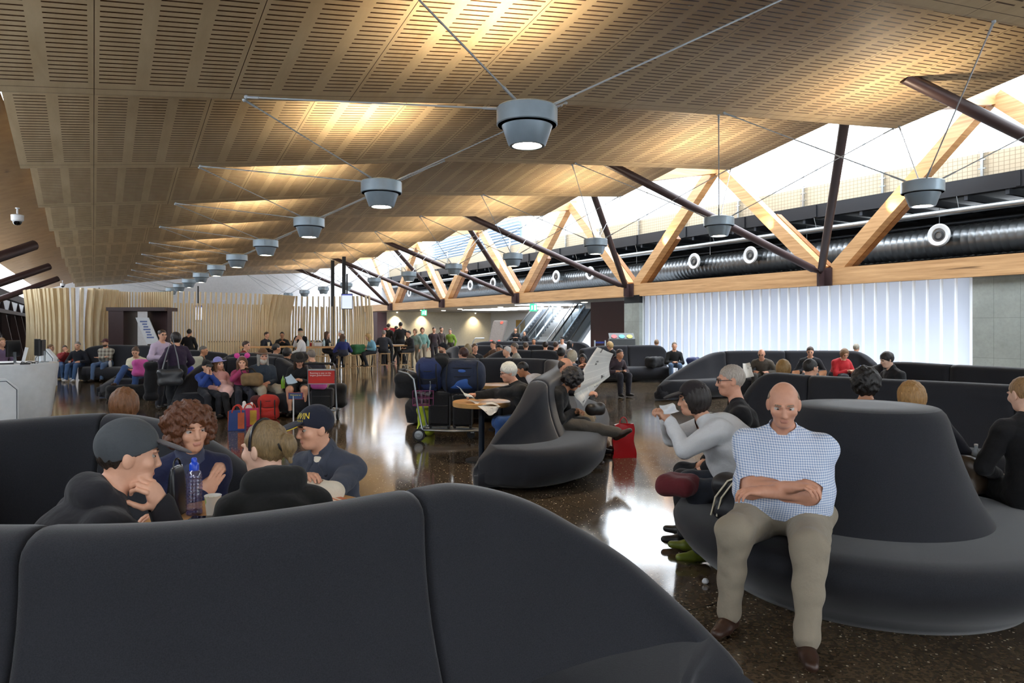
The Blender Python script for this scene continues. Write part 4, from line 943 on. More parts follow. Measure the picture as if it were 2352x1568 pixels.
# ---- the four at the wooden table
P_('man in a grey cap and black hoodie resting his chin on his fist', 295, 1044, 2.6, 105, top='15141b', bottom='1b2030', hair=('fade', '2b211a'), hat=('cap', '43474b', .3, '5a565a'), lean=14, hunch=20, head=(-8, -8, 0), rh=('h', .045, .125, -.165), lh=(-.12, .40, .22), hd=((.25, -.5, .8), None), hn=((-.5, -.7, .2), None), curl=(.75, .4), elbow=((.7, .6, -1), None), fat=1.3, extra=hood, names=('hoodie', 'trousers', 'shoes'), sk='fair')
P_('curly haired woman in a navy cardigan and scarf with folded arms at the wooden table', 438, 985, 3.85, 8, top='131a3d', bottom='1c2233', hair=('curly', '5a331c'), female=True, lean=16, hunch=10, head=(12, -6, 4), rh=(-.06, .25, .22), lh=(.10, .24, .13), hd=((-.55, -.1, .8), None), hn=((-.3, -.9, -.2), None), curl=(.15, .3), extra=scarf, mats={'scarf': '3c4258'}, names=('cardigan', 'trousers', 'shoes'), sk='fair')
P_('woman with a blond ponytail and black hooded top seen from behind at the wooden table', 608, 1030, 3.12, 188, top='0f1011', bottom='1b1d22', hair=('pony', '76603f'), female=True, fat=1.12, lean=14, hunch=16, head=(42, -6, 0), rh=(.12, .36, .2), lh=(-.12, .36, .2), extra=hood, names=('hoodie', 'trousers', 'shoes'), sk='pale')
capman = P_('man in a navy cap with yellow lettering and grey polo over cream sleeves', 724, 988, 4.15, -38, top='3a3f4c', bottom='222a38', hair=('fade', '2a1d14'), hat=('cap', '161b2c', .22), lean=14, hunch=10, head=(-34, -8, 0), sleeve='short', mats={'under': 'd9cfbc'}, rh=(-.02, .38, .28), lh=(.02, .36, .27), elbow=((.9, .1, -.7), (-1, .25, -.25)), extra=pcollar, names=('polo_shirt', 'trousers', 'shoes'), sk='fair')
P_('person with smooth auburn hair behind the curved sofa, only the head showing', 286, 935, 5.1, 170, top='2b2b30', bottom='22252c', hair=('bob', '6b4426'), female=True, head=(0, 0, 0), names=('top', 'trousers', 'shoes'))
# ---- ottoman
def scollar(J, H, Rh, K, ends):
    nb, U, F, X = J['nb'], J['U2'], J['Fw'], J['Xs']; r = []
    for s in (-1, 1): r += [cap_(nb + U * .05 + X * s * .05 - F * .01, nb + U * .005 + X * s * .045 + F * .075, .018, .014, 'top', .004), cap_(nb + U * .005 + X * s * .045 + F * .075, nb - U * .04 + X * s * .06 + F * .105, .014, .006, 'top', .004)]
    c = J['mid'] + F * .20; r.append(cap_(J['pel'] + U * .19 + F * .09 - X * .12, J['pel'] + U * .19 + F * .09 + X * .12, .145, .145, 'top', .06)); return r
P_('heavy bald man in a blue checked short sleeve shirt and beige trousers on the ottoman', 1800, 928, 4.08, -6, top=GINGHAM, bottom='8d8373', shoe='3a241a', hair=('bald', '7d6a58'), fat=1.62, k=1.07, lean=2, hunch=12, head=(8, -16, 0), sleeve='short', rh=(-.08, .36, .23), lh=(.07, .39, .20), rf=(.22, .46, .085), lf=(-.16, .62, .085), names=('checked_shirt', 'trousers', 'shoes'), sk='pink', extra=scollar, seat=.46, elbow=((1, -.4, -.5), (-1, -.4, -.5)))
P_('woman in a white shirt hunched forward eating on the left of the ottoman', 1592, 905, 5.15, -78, top='d3d4d6', bottom='20252f', shoe='5f6b1e', hair=('bob', '1d1512'), hat=('cap', '231c1e'), female=True, lean=28, hunch=24, head=(0, -6, 0), rh=('h', .05, .20, -.13), lh=('h', -.05, .19, -.14), hd=((-.2, .5, .6), (.2, .5, .6)), curl=(.7, .7), fat=1.5, names=('shirt', 'trousers', 'shoes'))
P_('grey haired man with glasses and black jacket behind the woman in the white shirt', 1678, 873, 5.45, -88, top='121217', bottom='1c1d22', hair=('fade', '9c9288'), glasses=True, lean=2, hunch=8, head=(6, -4, 0), names=('jacket', 'trousers', 'shoes'), sk='pink', fat=1.1)
P_('person with dark curly hair seated with their back turned behind the ottoman', 1990, 880, 6.0, 172, top='101114', bottom='15171c', hair=('afro', '15100e'), names=('jacket', 'trousers', 'shoes'), sk='tan')
P_('blond person in a navy coat hunched behind the right of the ottoman', 2098, 912, 5.55, 160, top='12141f', bottom='10151c', hair=('bob', '9a7444'), female=True, lean=8, hunch=16, tilt=-22, head=(-15, -14, -12), rh=(.18, .32, .06), fat=1.25, names=('coat', 'jeans', 'shoes'))
P_('fair haired man in a black coat at the right edge of the photo', 2350, 905, 5.0, 205, top='0b0b10', bottom='0d0e13', hair=('fade', '8b6a45'), lean=6, hunch=14, head=(18, -14, 0), fat=1.2, extra=coat, names=('coat', 'trousers', 'shoes'), sk='pale')
# ---- newspaper couple and the old man
P_('woman with dark curls in a black cardigan crossing her legs on the fin sofa', 1318, 872, 8.55, 80, top='0d0d10', bottom='4f4a44', shoe='2a1a12', hair=('curly', '191314'), female=True, lean=16, hunch=26, head=(10, -34, 0), rh=(.0, .34, .12), lh=(-.05, .38, .12), rf=(.02, .92, .42, .55), lf=(-.03, .52, .085), fat=1.15, names=('cardigan', 'trousers', 'shoes'), sk='tan')
newsman = P_('balding man reading the opened newspaper on the fin sofa', 1300, 842, 9.5, 82, top='20263a', bottom='8b7a62', hair=('bald', '2a211d'), lean=4, hunch=14, head=(-8, -12, 0), rh=('w', pix(1350, 905, 8.95)), lh=('w', pix(1345, 832, 9.15)), hd=((.1, 1, .2), (.2, .8, .5)), curl=(.7, .7), rf=(.10, .62, .085), lf=(-.12, .68, .085), fat=1.15, names=('sweater', 'trousers', 'shoes'), sk='pink')
oldman = P_('white haired old man with glasses and black sweater reading at the small round table', 1168, 855, 8.75, -82, top='0d0e11', bottom='27497f', shoe='2a2422', hair=('mop', 'cfc7b4'), glasses=True, lean=24, hunch=14, head=(0, -14, 0), rh=('w', pix(1082, 910, 8.75)), lh=('w', pix(1100, 902, 9.0)), hd=((.1, 1, .1), None), curl=(.8, .4), rf=(.14, .30, .085), fat=1.12, names=('sweater', 'jeans', 'shoes'), sk='pink', collar=1)
P_('dark haired person in a white shirt bending forward behind the old man', 1200, 848, 11.6, -95, top='d9d9dc', bottom='23262d', hair=('short', '14100f'), lean=42, hunch=22, head=(0, -20, 0), names=('shirt', 'trousers', 'shoes'), sk='tan', fat=1.1)
# ---- family on the brown curved sofa
P_('small boy in a blue jacket and black cap holding his hands to his mouth', 475, 853, 13.1, 22, k=.76, top='24418a', bottom='20222a', hair=('short', '3c2a1b'), hat=('cap', '17161a'), lean=-2, head=(0, -6, 0), rh=('h', .03, .14, -.15), lh=('h', -.03, .14, -.16), hd=((0, -.1, 1), (0, -.1, 1)), curl=(.6, .6), names=('jacket', 'trousers', 'shoes'))
P_('girl in a lilac hat and pale pink dress reclining beside the small boy', 502, 853, 13.3, 25, k=.80, top='c9978f', bottom='17171b', hair=('long', '6b4a2b'), hat=('brim', '8c8cc6'), female=True, lean=-14, head=(10, 4, 6), rh=(.16, .2, .05), lh=(-.1, .3, .05), rf=(.05, .52, .085), lf=(-.12, .52, .085), extra=dress, mats={'skirt': 'd9b3ae'}, names=('top', 'leggings', 'boots'))
P_('girl in a magenta sweater with a pink round-eared headband', 556, 850, 13.4, 8, k=.85, top='a23a68', bottom='2b2d38', hair=('long', '5e4028'), hat=('ears', 'cda3c0'), female=True, lean=0, head=(-8, -6, 0), rh=('h', .02, .15, -.14), lh=(-.1, .30, .14), names=('sweater', 'jeans', 'shoes'))
P_('long bearded man in a brown hat and slate shirt with cream trousers', 604, 818, 13.6, 18, top='2a3542', bottom='a8a08e', shoe='1c1a19', hair=('long', '8b8780'), hat=('brim', '6a4c34', '4a3322'), beard=('b9b4aa', 1.3), lean=-2, hunch=10, head=(0, -4, 0), rh=(.14, .34, .08), lh=(-.02, .36, .10), rf=(.14, .55, .085), lf=(-.20, .50, .085), fat=1.3, names=('shirt', 'trousers', 'shoes'), sk='pink')
P_('woman in a black felt hat and leather jacket looking down at a paper', 688, 830, 13.45, -8, top='141416', bottom='2a292c', hair=('long', '3a2a20'), hat=('brim', '1f1c1a', '6a5b48'), female=True, lean=6, hunch=20, head=(10, -32, 0), rh=(.05, .32, .14), lh=(-.06, .34, .14), bare=('leg',), names=('leather_jacket', 'skirt', 'shoes'))
P_('grey haired man in a navy sweater turned away behind the woman in the black hat', 714, 818, 14.6, 200, top='23222f', bottom='2b2c33', hair=('short', '6d655e'), lean=6, hunch=14, head=(20, -12, 0), names=('sweater', 'trousers', 'shoes'), fat=1.1)
P_('black haired person above the sofa back right of the brown hat', 635, 800, 16.6, 120, top='1c1d22', bottom='1c1d22', hair=('short', '0f0d0d'), names=('top', 'trousers', 'shoes'), sk='tan')
P_('dark haired person in a fur collar jacket behind the woman in the black hat', 660, 812, 14.8, 140, top='1d1c1b', bottom='1c1d22', hair=('mop', '14100f'), names=('jacket', 'trousers', 'shoes'), sk='tan', collar=2)
P_('person in red behind the low sofa back left of the cafe', 566, 793, 18.5, 60, top='6e1a20', bottom='22242a', hair=('short', '3a2620'), names=('sweater', 'trousers', 'shoes'), lean=10)
# ---- left side
P_('staff member in a mauve top behind the white desk at the left edge', 4, 786, 17.5, 30, top='6b5a78', bottom='23252c', hair=('short', '8b6a4a'), names=('top', 'trousers', 'shoes'), seat=.55)
P_('child in a bright blue top at the far left of the batten screen', 117, 802, 23, 60, k=.85, top='2f7fae', bottom=JEANS, hair=('short', '6a5138'), names=('top', 'jeans', 'shoes'))
P_('boy in a red top and jeans with a hand at his mouth', 149, 805, 22.4, 10, k=.86, top='8e2b30', bottom='3c587f', shoe='d5d5d5', hair=('short', '3a2a20'), rh=('h', .02, .14, -.15), lean=10, names=('top', 'jeans', 'shoes'))
P_('man in a dark jacket, jeans and white shoes on the sofa by the batten screen', 178, 795, 22.2, -25, top='191c26', bottom='405c86', shoe='dcdcdc', hair=('short', '7d766e'), lean=4, lf=(-.1, .55, .085), rf=(.1, .6, .085), names=('jacket', 'jeans', 'shoes'))
P_('bearded man in a plaid shirt with folded arms on the sofa by the batten screen', 242, 787, 22.2, -28, top=PLAID, bottom='4c6488', shoe='2c221c', hair=('short', '3a2618'), beard=('3a2416', 1), hat=('cap', '4a2226'), lean=0, rh=(-.1, .26, .22), lh=(.08, .28, .2), lf=(-.12, .5, .085), rf=(.14, .55, .085), fat=1.25, names=('plaid_shirt', 'jeans', 'shoes'))
P_('young woman in a cream tee over black sleeves with legs crossed', 311, 808, 17.0, -18, top='d5cfb5', bottom='35507f', shoe='4a3322', hair=('bun', '4d3624'), female=True, lean=8, hunch=14, head=(6, -22, 0), sleeve='short', mats={'under': '17181d'}, rh=(.0, .32, .12), lh=(-.03, .32, .12), rf=(.28, .62, .36, .2), lf=(-.05, .46, .085), names=('tee', 'jeans', 'shoes'))
P_('standing woman with glasses in a pale lavender shirt facing the woman in purple', 373, 769, 14.6, 30, 'stand', top='b9a9bf', bottom='2a2c36', hair=('bun', '2f201a'), glasses=True, female=True, rh=(.15, .32, .2), lh=(-.1, .30, .15), names=('shirt', 'trousers', 'shoes'))
P_('standing woman in a plum sweater with a handbag, seen from behind', 402, 776, 13.3, 205, 'stand', top='2b1d35', bottom='14161c', hair=('bob', '17100f'), female=True, fat=1.15, head=(25, -4, 0), lh=(-.26, .16, .02), rh=(.16, .16, .03), names=('sweater', 'trousers', 'shoes'))
P_('standing person in a black coat near the dark portal', 435, 763, 25, 160, 'stand', top='101116', bottom='15161b', hair=('mop', '14100f'), names=('coat', 'trousers', 'shoes'), extra=coat)
P_('grey haired man leaning right behind the plum sweater woman', 468, 805, 17.6, 70, top='4a4640', bottom='2a2c31', hair=('fade', '5b5855'), lean=14, hunch=12, names=('jacket', 'trousers', 'shoes'), sk='tan')
# ---- cafe
ST = dict(seat=.70)
P_('man in a dark suit and pale shirt at the cafe bar table', 613, 769, 26.6, 50, top='161a28', bottom='1a1c22', hair=('short', '2c1f17'), rf=(.1, .3, .3), lf=(-.1, .3, .3), names=('suit_jacket', 'trousers', 'shoes'), **ST)
P_('man in black with glasses facing the viewer at the cafe bar table', 648, 769, 27.2, 0, top='101115', bottom='1a1c22', hair=('short', '1d1512'), rf=(.1, .3, .3), lf=(-.1, .3, .3), rh=(.1, .35, .3), lh=(-.1, .35, .3), glasses=True, names=('sweater', 'trousers', 'shoes'), sk='tan', **ST)
P_('man in a black cap half hidden behind the person in the white jacket', 690, 761, 27.6, -10, top='15161a', bottom='1a1c22', hair=('short', '1d1512'), hat=('cap', '15151a'), rf=(.1, .3, .3), lf=(-.1, .3, .3), names=('jacket', 'trousers', 'shoes'), **ST)
P_('person in a white jacket and beige knitted hat at the cafe bar table', 689, 771, 24.9, -100, top='cfcfd0', bottom='31323a', hair=('short', '7a6248'), hat=('beanie', 'b7a88c'), rh=('h', .03, .15, -.16), rf=(.1, .3, .3), lf=(-.1, .3, .3), fat=1.2, names=('jacket', 'trousers', 'shoes'), seat=.62)
P_('woman with long brown curls in black at the cafe bar table', 752, 768, 27, 60, top='141416', bottom='1a1c22', hair=('long', '4a2e1e'), female=True, rf=(.1, .3, .3), lf=(-.1, .3, .3), names=('top', 'trousers', 'shoes'), **ST)
P_('person in a white beanie and teal jacket at the cafe bar table', 783, 766, 27.2, -60, top='2b7f94', bottom='1a1c22', hair=('short', '3d2b1e'), hat=('beanie', 'd8d8d8'), rf=(.1, .3, .3), lf=(-.1, .3, .3), names=('jacket', 'trousers', 'shoes'), **ST)
P_('girl with long brown hair in a royal blue jacket on a bar stool', 786, 777, 25.2, 200, top='1d2660', bottom='2a2c3a', hair=('long', '4a3122'), female=True, lean=10, rf=(.1, .3, .3), lf=(-.1, .3, .3), names=('jacket', 'trousers', 'shoes'), seat=.66)
P_('blond woman in light blue sleeves and dark pinafore on a bar stool', 845, 773, 26.2, -70, top='6fa3bb', bottom='24262c', hair=('long', 'a98a57'), female=True, lean=12, hunch=14, head=(0, -20, 0), rh=(.05, .3, .1), rf=(.1, .3, .3), lf=(-.1, .3, .3), names=('top', 'pinafore', 'boots'), **ST)
P_('grey haired man in a charcoal jacket on a bar stool, seen from behind', 882, 765, 27.3, 170, top='2c2e35', bottom='23252b', hair=('fade', '7c7772'), lean=8, hunch=12, rf=(.1, .3, .3), lf=(-.1, .3, .3), fat=1.15, names=('jacket', 'trousers', 'shoes'), **ST)
for i, (x, y, z_, f, c, t) in enumerate(((893, 749, 33, 150, '17130f', 'man standing in black left of the pair near the cream wall'), (911, 754, 34, 120, '1a1816', 'shorter person standing in black beside the tall man near the cream wall'), (920, 746, 31.5, 190, '121013', 'tall man standing in black seen from behind near the cream wall'))):
    P_(t, x, y, z_, f, 'stand', top=c, bottom='15161b', hair=('short', '120e0c'), names=('jacket', 'trousers', 'shoes'))
P_('dark haired person in grey on the rightmost bar stool', 938, 766, 27.8, -60, top='24252a', bottom='1f2025', hair=('short', '1a1310'), lean=6, rf=(.1, .3, .3), lf=(-.1, .3, .3), names=('jacket', 'trousers', 'shoes'), **ST)
P_('woman with auburn hair in a pale teal cardigan standing beside the bar stools', 970, 758, 29.4, 5, 'stand', top='6f9993', bottom='8a7f70', hair=('bob', '5a3c28'), female=True, fat=1.2, names=('cardigan', 'trousers', 'shoes'))
P_('woman in a grey-green jacket standing just left of the teal cardigan', 953, 761, 28.9, -30, 'stand', top='71877f', bottom='7a7468', hair=('bob', '7a5c40'), female=True, names=('jacket', 'trousers', 'shoes'))
P_('person in a plum jacket standing right of the teal cardigan', 997, 757, 31, 20, 'stand', top='33262c', bottom='241f24', hair=('short', '3a2a22'), names=('jacket', 'trousers', 'shoes'))
P_('person in a lime green top standing farthest back before the cream wall', 1034, 760, 34, -20, 'stand', top='6f8c2e', bottom='3a352f', hair=('short', '4a382a'), names=('top', 'trousers', 'shoes'))
P_('person in brown standing between plum and lime green before the cream wall', 1014, 756, 33, 40, 'stand', top='3b2f2c', bottom='2a2425', hair=('short', '2a1d16'), names=('jacket', 'trousers', 'shoes'))
# ---- middle rows
P_('bearded man in a navy cap and navy sweater looking left above the backpacks', 1017, 799, 17, -75, top='1a2238', bottom='25272e', hair=('short', '2d1f17'), hat=('cap', '14161f'), beard=('5a3a28', 1.1), lean=-4, fat=1.2, names=('sweater', 'trousers', 'shoes'))
P_('person with dark red hair above the blue backpack, seen from behind', 1064, 813, 13.9, -130, top='26262b', bottom='25272e', hair=('mop', '3a1d18'), names=('top', 'trousers', 'shoes'))
P_('blond person behind the dark red haired head', 1076, 800, 18.4, 150, top='5a5148', bottom='25272e', hair=('long', '8a7a5c'), female=True, names=('top', 'trousers', 'shoes'))
P_('brown haired person beside the blond one in the middle rows', 1091, 799, 19, 20, top='1f2023', bottom='25272e', hair=('short', '54412f'), names=('top', 'trousers', 'shoes'))
P_('person in brown leaning back with an arm out along the sofa', 1133, 791, 22.2, -60, top='5a4436', bottom='25272e', hair=('short', '463527'), lean=-16, lh=(-.4, .2, .2), rh=(.4, .3, .2), names=('top', 'trousers', 'shoes'))
P_('black haired woman in a cobalt jacket resting her cheek on her hand', 1147, 802, 17.9, -20, top='26388f', bottom='25272e', hair=('short', '0f0c0c'), female=True, rh=('h', .05, .12, -.14), lean=10, names=('jacket', 'trousers', 'shoes'), sk='tan')
P_('white haired person next to the woman in the cobalt jacket', 1164, 809, 16.8, -70, top='8b8a88', bottom='25272e', hair=('short', 'c9c4ba'), names=('top', 'trousers', 'shoes'), lean=8)
P_('grey haired man in an open white collar in the middle rows', 1181, 798, 17.4, -80, top='93928a', bottom='4a4438', hair=('short', '5d544a'), names=('shirt', 'trousers', 'shoes'), fat=1.1)
P_('brown haired person in olive behind the man with the white collar', 1208, 797, 21.3, 170, top='77745a', bottom='25272e', hair=('short', '4b3a2c'), names=('top', 'trousers', 'shoes'))
P_('dark haired man in black facing the viewer in the far row', 1226, 783, 28.7, 0, top='131418', bottom='1a1b20', hair=('short', '15100f'), names=('shirt', 'trousers', 'shoes'), sk='tan')
P_('dark haired head seen from behind left of the boy in the white tee', 1253, 797, 21.9, 175, top='1c1d22', bottom='1a1b20', hair=('mop', '221712'), names=('top', 'trousers', 'shoes'))
P_('brown haired head seen from behind just below the boy in the white tee', 1277, 796, 22, 150, top='2a2622', bottom='1a1b20', hair=('short', '3a291e'), names=('top', 'trousers', 'shoes'))
P_('boy in a black cap and white tee with a red print in the far row', 1291, 780, 27.6, -20, top='cfcfd2', bottom='1a1b20', hair=('short', '1d1512'), hat=('cap', '141418'), names=('tee', 'trousers', 'shoes'))
P_('person with long black hair in front of the far sofa row', 1310, 792, 24, 120, top='9b9aa0', bottom='1a1b20', hair=('long', '0d0b0c'), female=True, names=('top', 'trousers', 'shoes'), sk='tan')
P_('short black haired person left of the silver bob', 1289, 817, 15.2, 170, top='23242a', bottom='1a1b20', hair=('mop', '0f0d0d'), names=('top', 'trousers', 'shoes'), sk='tan')
P_('person with a silver blond bob and grey sweater, seen from behind', 1315, 818, 13.6, 165, top='6d7078', bottom='1a1b20', hair=('bob', 'a39a86'), female=True, fat=1.15, names=('sweater', 'trousers', 'shoes'))
P_('girl with black hair and a pink top looking at the viewer', 1338, 824, 14.6, 0, k=.86, top='a8476c', bottom='1a1b20', hair=('long', '120e0e'), female=True, names=('top', 'trousers', 'shoes'), sk='brown')
P_('blond woman with dark glasses looking down behind the newspaper', 1400, 793, 22, -60, top='16171b', bottom='1a1b20', hair=('bob', 'a98c5c'), female=True, glasses=True, head=(0, -20, 0), names=('jacket', 'trousers', 'shoes'))
P_('hunched person in a plum hooded top behind the newspaper', 1424, 818, 17.2, 40, top='33262d', bottom='1c1c26', hair=('short', '2b1d1a'), lean=24, hunch=20, extra=hood, names=('hoodie', 'trousers', 'shoes'), sk='tan')
P_('person in black standing at the foot of the stairs', 1184, 757, 36, 0, 'stand', top='121216', bottom='17181c', hair=('short', '120f0e'), rh=(.1, .3, .25), lh=(-.1, .3, .25), names=('jacket', 'trousers', 'shoes'))
P_('person in a dark jacket standing right of the figure in black at the stairs', 1205, 764, 36.5, -40, 'stand', top='1e1e24', bottom='17181c', hair=('short', '2a201b'), rh=(.1, .3, .25), names=('jacket', 'trousers', 'shoes'))
# ---- right rows
P_('man in a black sweater and jeans seated against the glowing wall', 1549, 795, 21.8, 5, top='101114', bottom='4a617f', hair=('fade', '6a5a4a'), lean=4, hunch=12, rh=(.06, .3, .08), lh=(-.06, .3, .08), names=('sweater', 'jeans', 'shoes'))
P_('head with short brown hair showing above the short sofa block', 1508, 787, 25, 180, top='33302e', bottom='22242a', hair=('short', '6a543e'), names=('top', 'trousers', 'shoes'))
P_('older man in a grey-brown jacket reading a folded paper on the long sofa', 1749, 821, 16.9, -8, top='4b453d', bottom='35332f', hair=('bald', '8a7a6a'), glasses=True, lean=20, hunch=16, head=(0, -18, 0), names=('jacket', 'trousers', 'shoes'), sk='pink')
P_('man in black with brown hair seated against the long sofa', 1861, 816, 17, 0, top='14161c', bottom='1d1f25', hair=('short', '3f2c1e'), lean=8, head=(0, -14, 0), names=('jacket', 'trousers', 'shoes'))
P_('woman with a honey blond bob above the sofa back, seen from behind', 1800, 846, 9.6, 165, top='8a6a4a', bottom='22242a', hair=('bob', '8a6a3c'), female=True, names=('top', 'trousers', 'shoes'))
P_('man with short black hair above the sofa back, seen from behind', 1862, 845, 9.35, 150, top='15161b', bottom='22242a', hair=('short', '14110f'), head=(-15, -6, 0), names=('top', 'trousers', 'shoes'))
P_('woman in a bright red coat with a brown bob reading on the long sofa', 1940, 815, 16.6, 35, top='a3161f', bottom='22242a', hair=('bob', '6f5236'), female=True, glasses=True, lean=14, hunch=14, head=(-10, -26, 0), rh=(.02, .36, .12), lh=(-.06, .38, .12), fat=1.3, extra=coat, names=('coat', 'trousers', 'shoes'))
P_('grey haired person in a black coat turned away beside the red coat', 1967, 801, 19.4, 160, top='0f1013', bottom='15161b', hair=('short', '8b8578'), fat=1.2, names=('coat', 'trousers', 'shoes'))
P_('young man in a black jacket with dark hair looking down to the left', 2037, 826, 11.3, -55, top='111217', bottom='15161b', hair=('mop', '1a1313'), head=(-10, -16, 0), lean=4, hunch=12, collar=2, names=('jacket', 'trousers', 'shoes'), sk='pale')
# ================================================================ cafe, furniture, luggage and small things
BATTEN = wood_mat('batten_pine', 'cdb489', 'eddcb9', (6, 6, .5), .5)
OAK = wood_mat('table_oak', 'b5834a', 'd3a468', (.5, 4, 4), .35)
STOOLW = wood_mat('stool_beech', '9c7d55', 'bb9c70', (4, 4, .6), .5)
BLACKM = plain('131417', .45, .2); RUB = plain('1b1c1e', .7); BLKF = cloth('141519', .9, 300)
def screen(label, pts, n, h, wave=.25, th=.05, dp=.24, turn=0, alt=True, z0=0.0):
    Q, sg = catmull([pz(*p) for p in pts], 40); d = np.r_[0, np.cumsum(np.linalg.norm(np.diff(Q, axis=0), axis=1))]
    root = thing('batten_screen', label, 'screen', (Q[0][0], Q[0][1], 0), group='curved timber batten screens', world=True)
    protos = {}
    for i in range(n):
        s = d[-1] * (i + .5) / n; x, y = np.interp(s, d, Q[:, 0]), np.interp(s, d, Q[:, 1]); x2, y2 = np.interp(s + .02, d, Q[:, 0]), np.interp(s + .02, d, Q[:, 1])
        a = math.atan2(y2 - y, x2 - x); hh = h if (not alt or i % 2 == 0) else h - .42; key = (round(hh, 2), i % 3)
        if key not in protos:
            L = []
            for k in range(13):
                t = k / 12; o = wave * math.sin(t * 3.4 + .6 * (i % 3) * .4) * (.4 + .6 * t) - wave * .4; L.append([(-th / 2, o - dp / 2, z0 + t * (hh - z0)), (th / 2, o - dp / 2, z0 + t * (hh - z0)), (th / 2, o + dp / 2, z0 + t * (hh - z0)), (-th / 2, o + dp / 2, z0 + t * (hh - z0))])
            o_ = MB().loft(L).build('batten', BATTEN); protos[key] = o_.data; ob = o_
        else: ob = bpy.data.objects.new('batten', protos[key]); COL.objects.link(ob)
        ob.parent = root; ob.location = (x - root.location.x, y - root.location.y, 0); ob.rotation_euler = (0, 0, a + turn)
    return root
screen('leftmost wavy timber batten screen behind the plaid shirt man', [(66, 26), (95, 24.8), (150, 24.2), (210, 24.4), (262, 25.6)], 22, 2.98, .12, .085, .26, .35, False)
screen('low timber batten band above the dark brown portal', [(262, 26.2), (300, 26.9), (345, 27), (392, 26.5)], 24, 2.98, .0, .045, .1, 0, False, 2.3)
screen('long open timber batten screen between the portal and the bar table', [(392, 25.6), (440, 26), (520, 26.8), (580, 27.5), (610, 28)], 38, 2.95, .05, .045, .07, .1)
screen('tightly closed timber battens beside the men at the bar table', [(604, 28), (625, 28.4), (645, 29), (661, 29.8)], 10, 2.95, .2, .06, .34, .5, False)
screen('right timber batten screen ending beside the hall opening', [(663, 29.6), (720, 30), (790, 30), (830, 29.6), (857, 29.2)], 34, 2.95, .08, .05, .08, .2)
screen('inner timber battens seen through the right batten screen', [(690, 33), (760, 33.5), (850, 33)], 12, 2.6, .06, .045, .10, .6, False)
# portal
def slab(a, b_, w, z0, z1, mat, name, parent):
    A, B_ = Vector((*pz(*a), 0)), Vector((*pz(*b_), 0)); d = (B_ - A).normalized(); nn = Vector((-d.y, d.x, 0)); c = (A + B_) / 2; c.z = (z0 + z1) / 2
    return MB().box(c, ((B_ - A).length, w, z1 - z0), (d, nn, Vector((0, 0, 1)))).build(name, mat, parent)
PORT = plain('3c2a2a', .4, .1)
po = thing('cafe_portal', 'dark brown box portal leading through the batten screens', 'portal', at(325, 24.2), world=True)
slab((266, 24.2), (300, 24.2), .9, 0, 2.28, PORT, 'jamb', po); slab((344, 24.8), (390, 24.0), .16, 0, 2.28, PORT, 'side_panel', po); slab((262, 24.2), (393, 24.2), .95, 2.2, 2.32, PORT, 'lintel', po)
g = thing('menu_board', 'white slanted menu board standing in the dark portal', 'sign', at(338, 24.0), world=True)
p0, p1 = pix(326, 729, 24), pix(352, 790, 24); 
b = MB(); w_ = RT * .22; b.add([p1 - w_, p1 + w_, p0 + w_, p0 - w_, p1 - w_ + FW * .04, p1 + w_ + FW * .04, p0 + w_ + FW * .04, p0 - w_ + FW * .04], [(0, 1, 2, 3), (7, 6, 5, 4), (0, 4, 5, 1), (1, 5, 6, 2), (2, 6, 7, 3), (3, 7, 4, 0)]); b.build('board', WHITE, g)
b = MB()
for k in range(7):
    q = p0.lerp(p1, .15 + k * .1); b.box(q - FW * .004, (.16 if k % 3 else .24, .004, .05), (RT, FW, Vector((0, 0, 1))))
b.build('printing', plain('6a78a8', .6), g)
def monitor(label, px, py, z, w, h, fac=0, col=(.75, .82, 1), st=.45):
    p = pix(px, py, z); d = face_dir(px, fac); r = Vector((d.y, -d.x, 0)) * -1
    g = thing('display_screen', label, 'screen', p, group='flight information displays', world=True); Z = Vector((0, 0, 1))
    MB().box(p, (w, .06, h), (r, d, Z)).build('casing', BLACKM, g); MB().box(p + d * .032, (w * .9, .004, h * .92), (r, d, Z)).build('panel', emit(col, st), g)
    MB().box(p + d * .035 + Z * h * .42, (w * .9, .004, h * .08), (r, d, Z)).build('header_bar', emit((.08, .1, .35), .5), g)
    b = MB()
    for k in range(9): b.box(p + d * .035 + Z * (h * .32 - k * h * .085), (w * .78, .003, h * .012), (r, d, Z))
    b.build('text_rows', emit((.3, .35, .6), .6), g)
    MB().bar(p - d * .05, p - d * .05 + Z * 1.1, .05, .05).build('mount', BLACKM, g)
monitor('tall bright display behind the leftmost batten screen', 228, 730, 26.2, .28, .78)
monitor('bright display behind the long open batten screen', 455, 719, 29, .34, .62)
monitor('larger bright display on the black post at the right batten screen', 797, 692, 28.6, .44, .62)
for px, z, w in ((764, 38, 'left thin black steel post rising behind the right batten screen'), (790, 36, 'right thin black steel post rising behind the right batten screen')):
    p = at(px, z); o = MB().box(p + Vector((0, 0, 2.6)), (.15, .15, 5.2)).build('steel_post', BLACKM, origin=p); tag(o, w, 'post', kind='structure')
# cafe counter behind the battens
cp = at(600, 32); g = thing('cafe_counter', 'pale cafe counter with dark top glimpsed between the battens', 'counter', cp, world=True)
slab((480, 32), (740, 33.5), .7, 0, 1.0, CREAM, 'front', g); slab((478, 32), (742, 33.5), .8, 1.0, 1.05, BLACKM, 'worktop', g)
for px, nm, c in ((570, 'silver coffee machine on the cafe counter', 'b8bcc0'), (598, 'white crockery stack on the cafe counter', 'dadada')):
    p = at(px, 32.4, 1.05); o = MB().box(p + Vector((0, 0, .22)), (.7, .45, .44)).build('coffee_machine' if px == 570 else 'crockery', plain(c, .35), origin=p, bevel=.03); tag(o, nm, 'machine' if px == 570 else 'crockery')
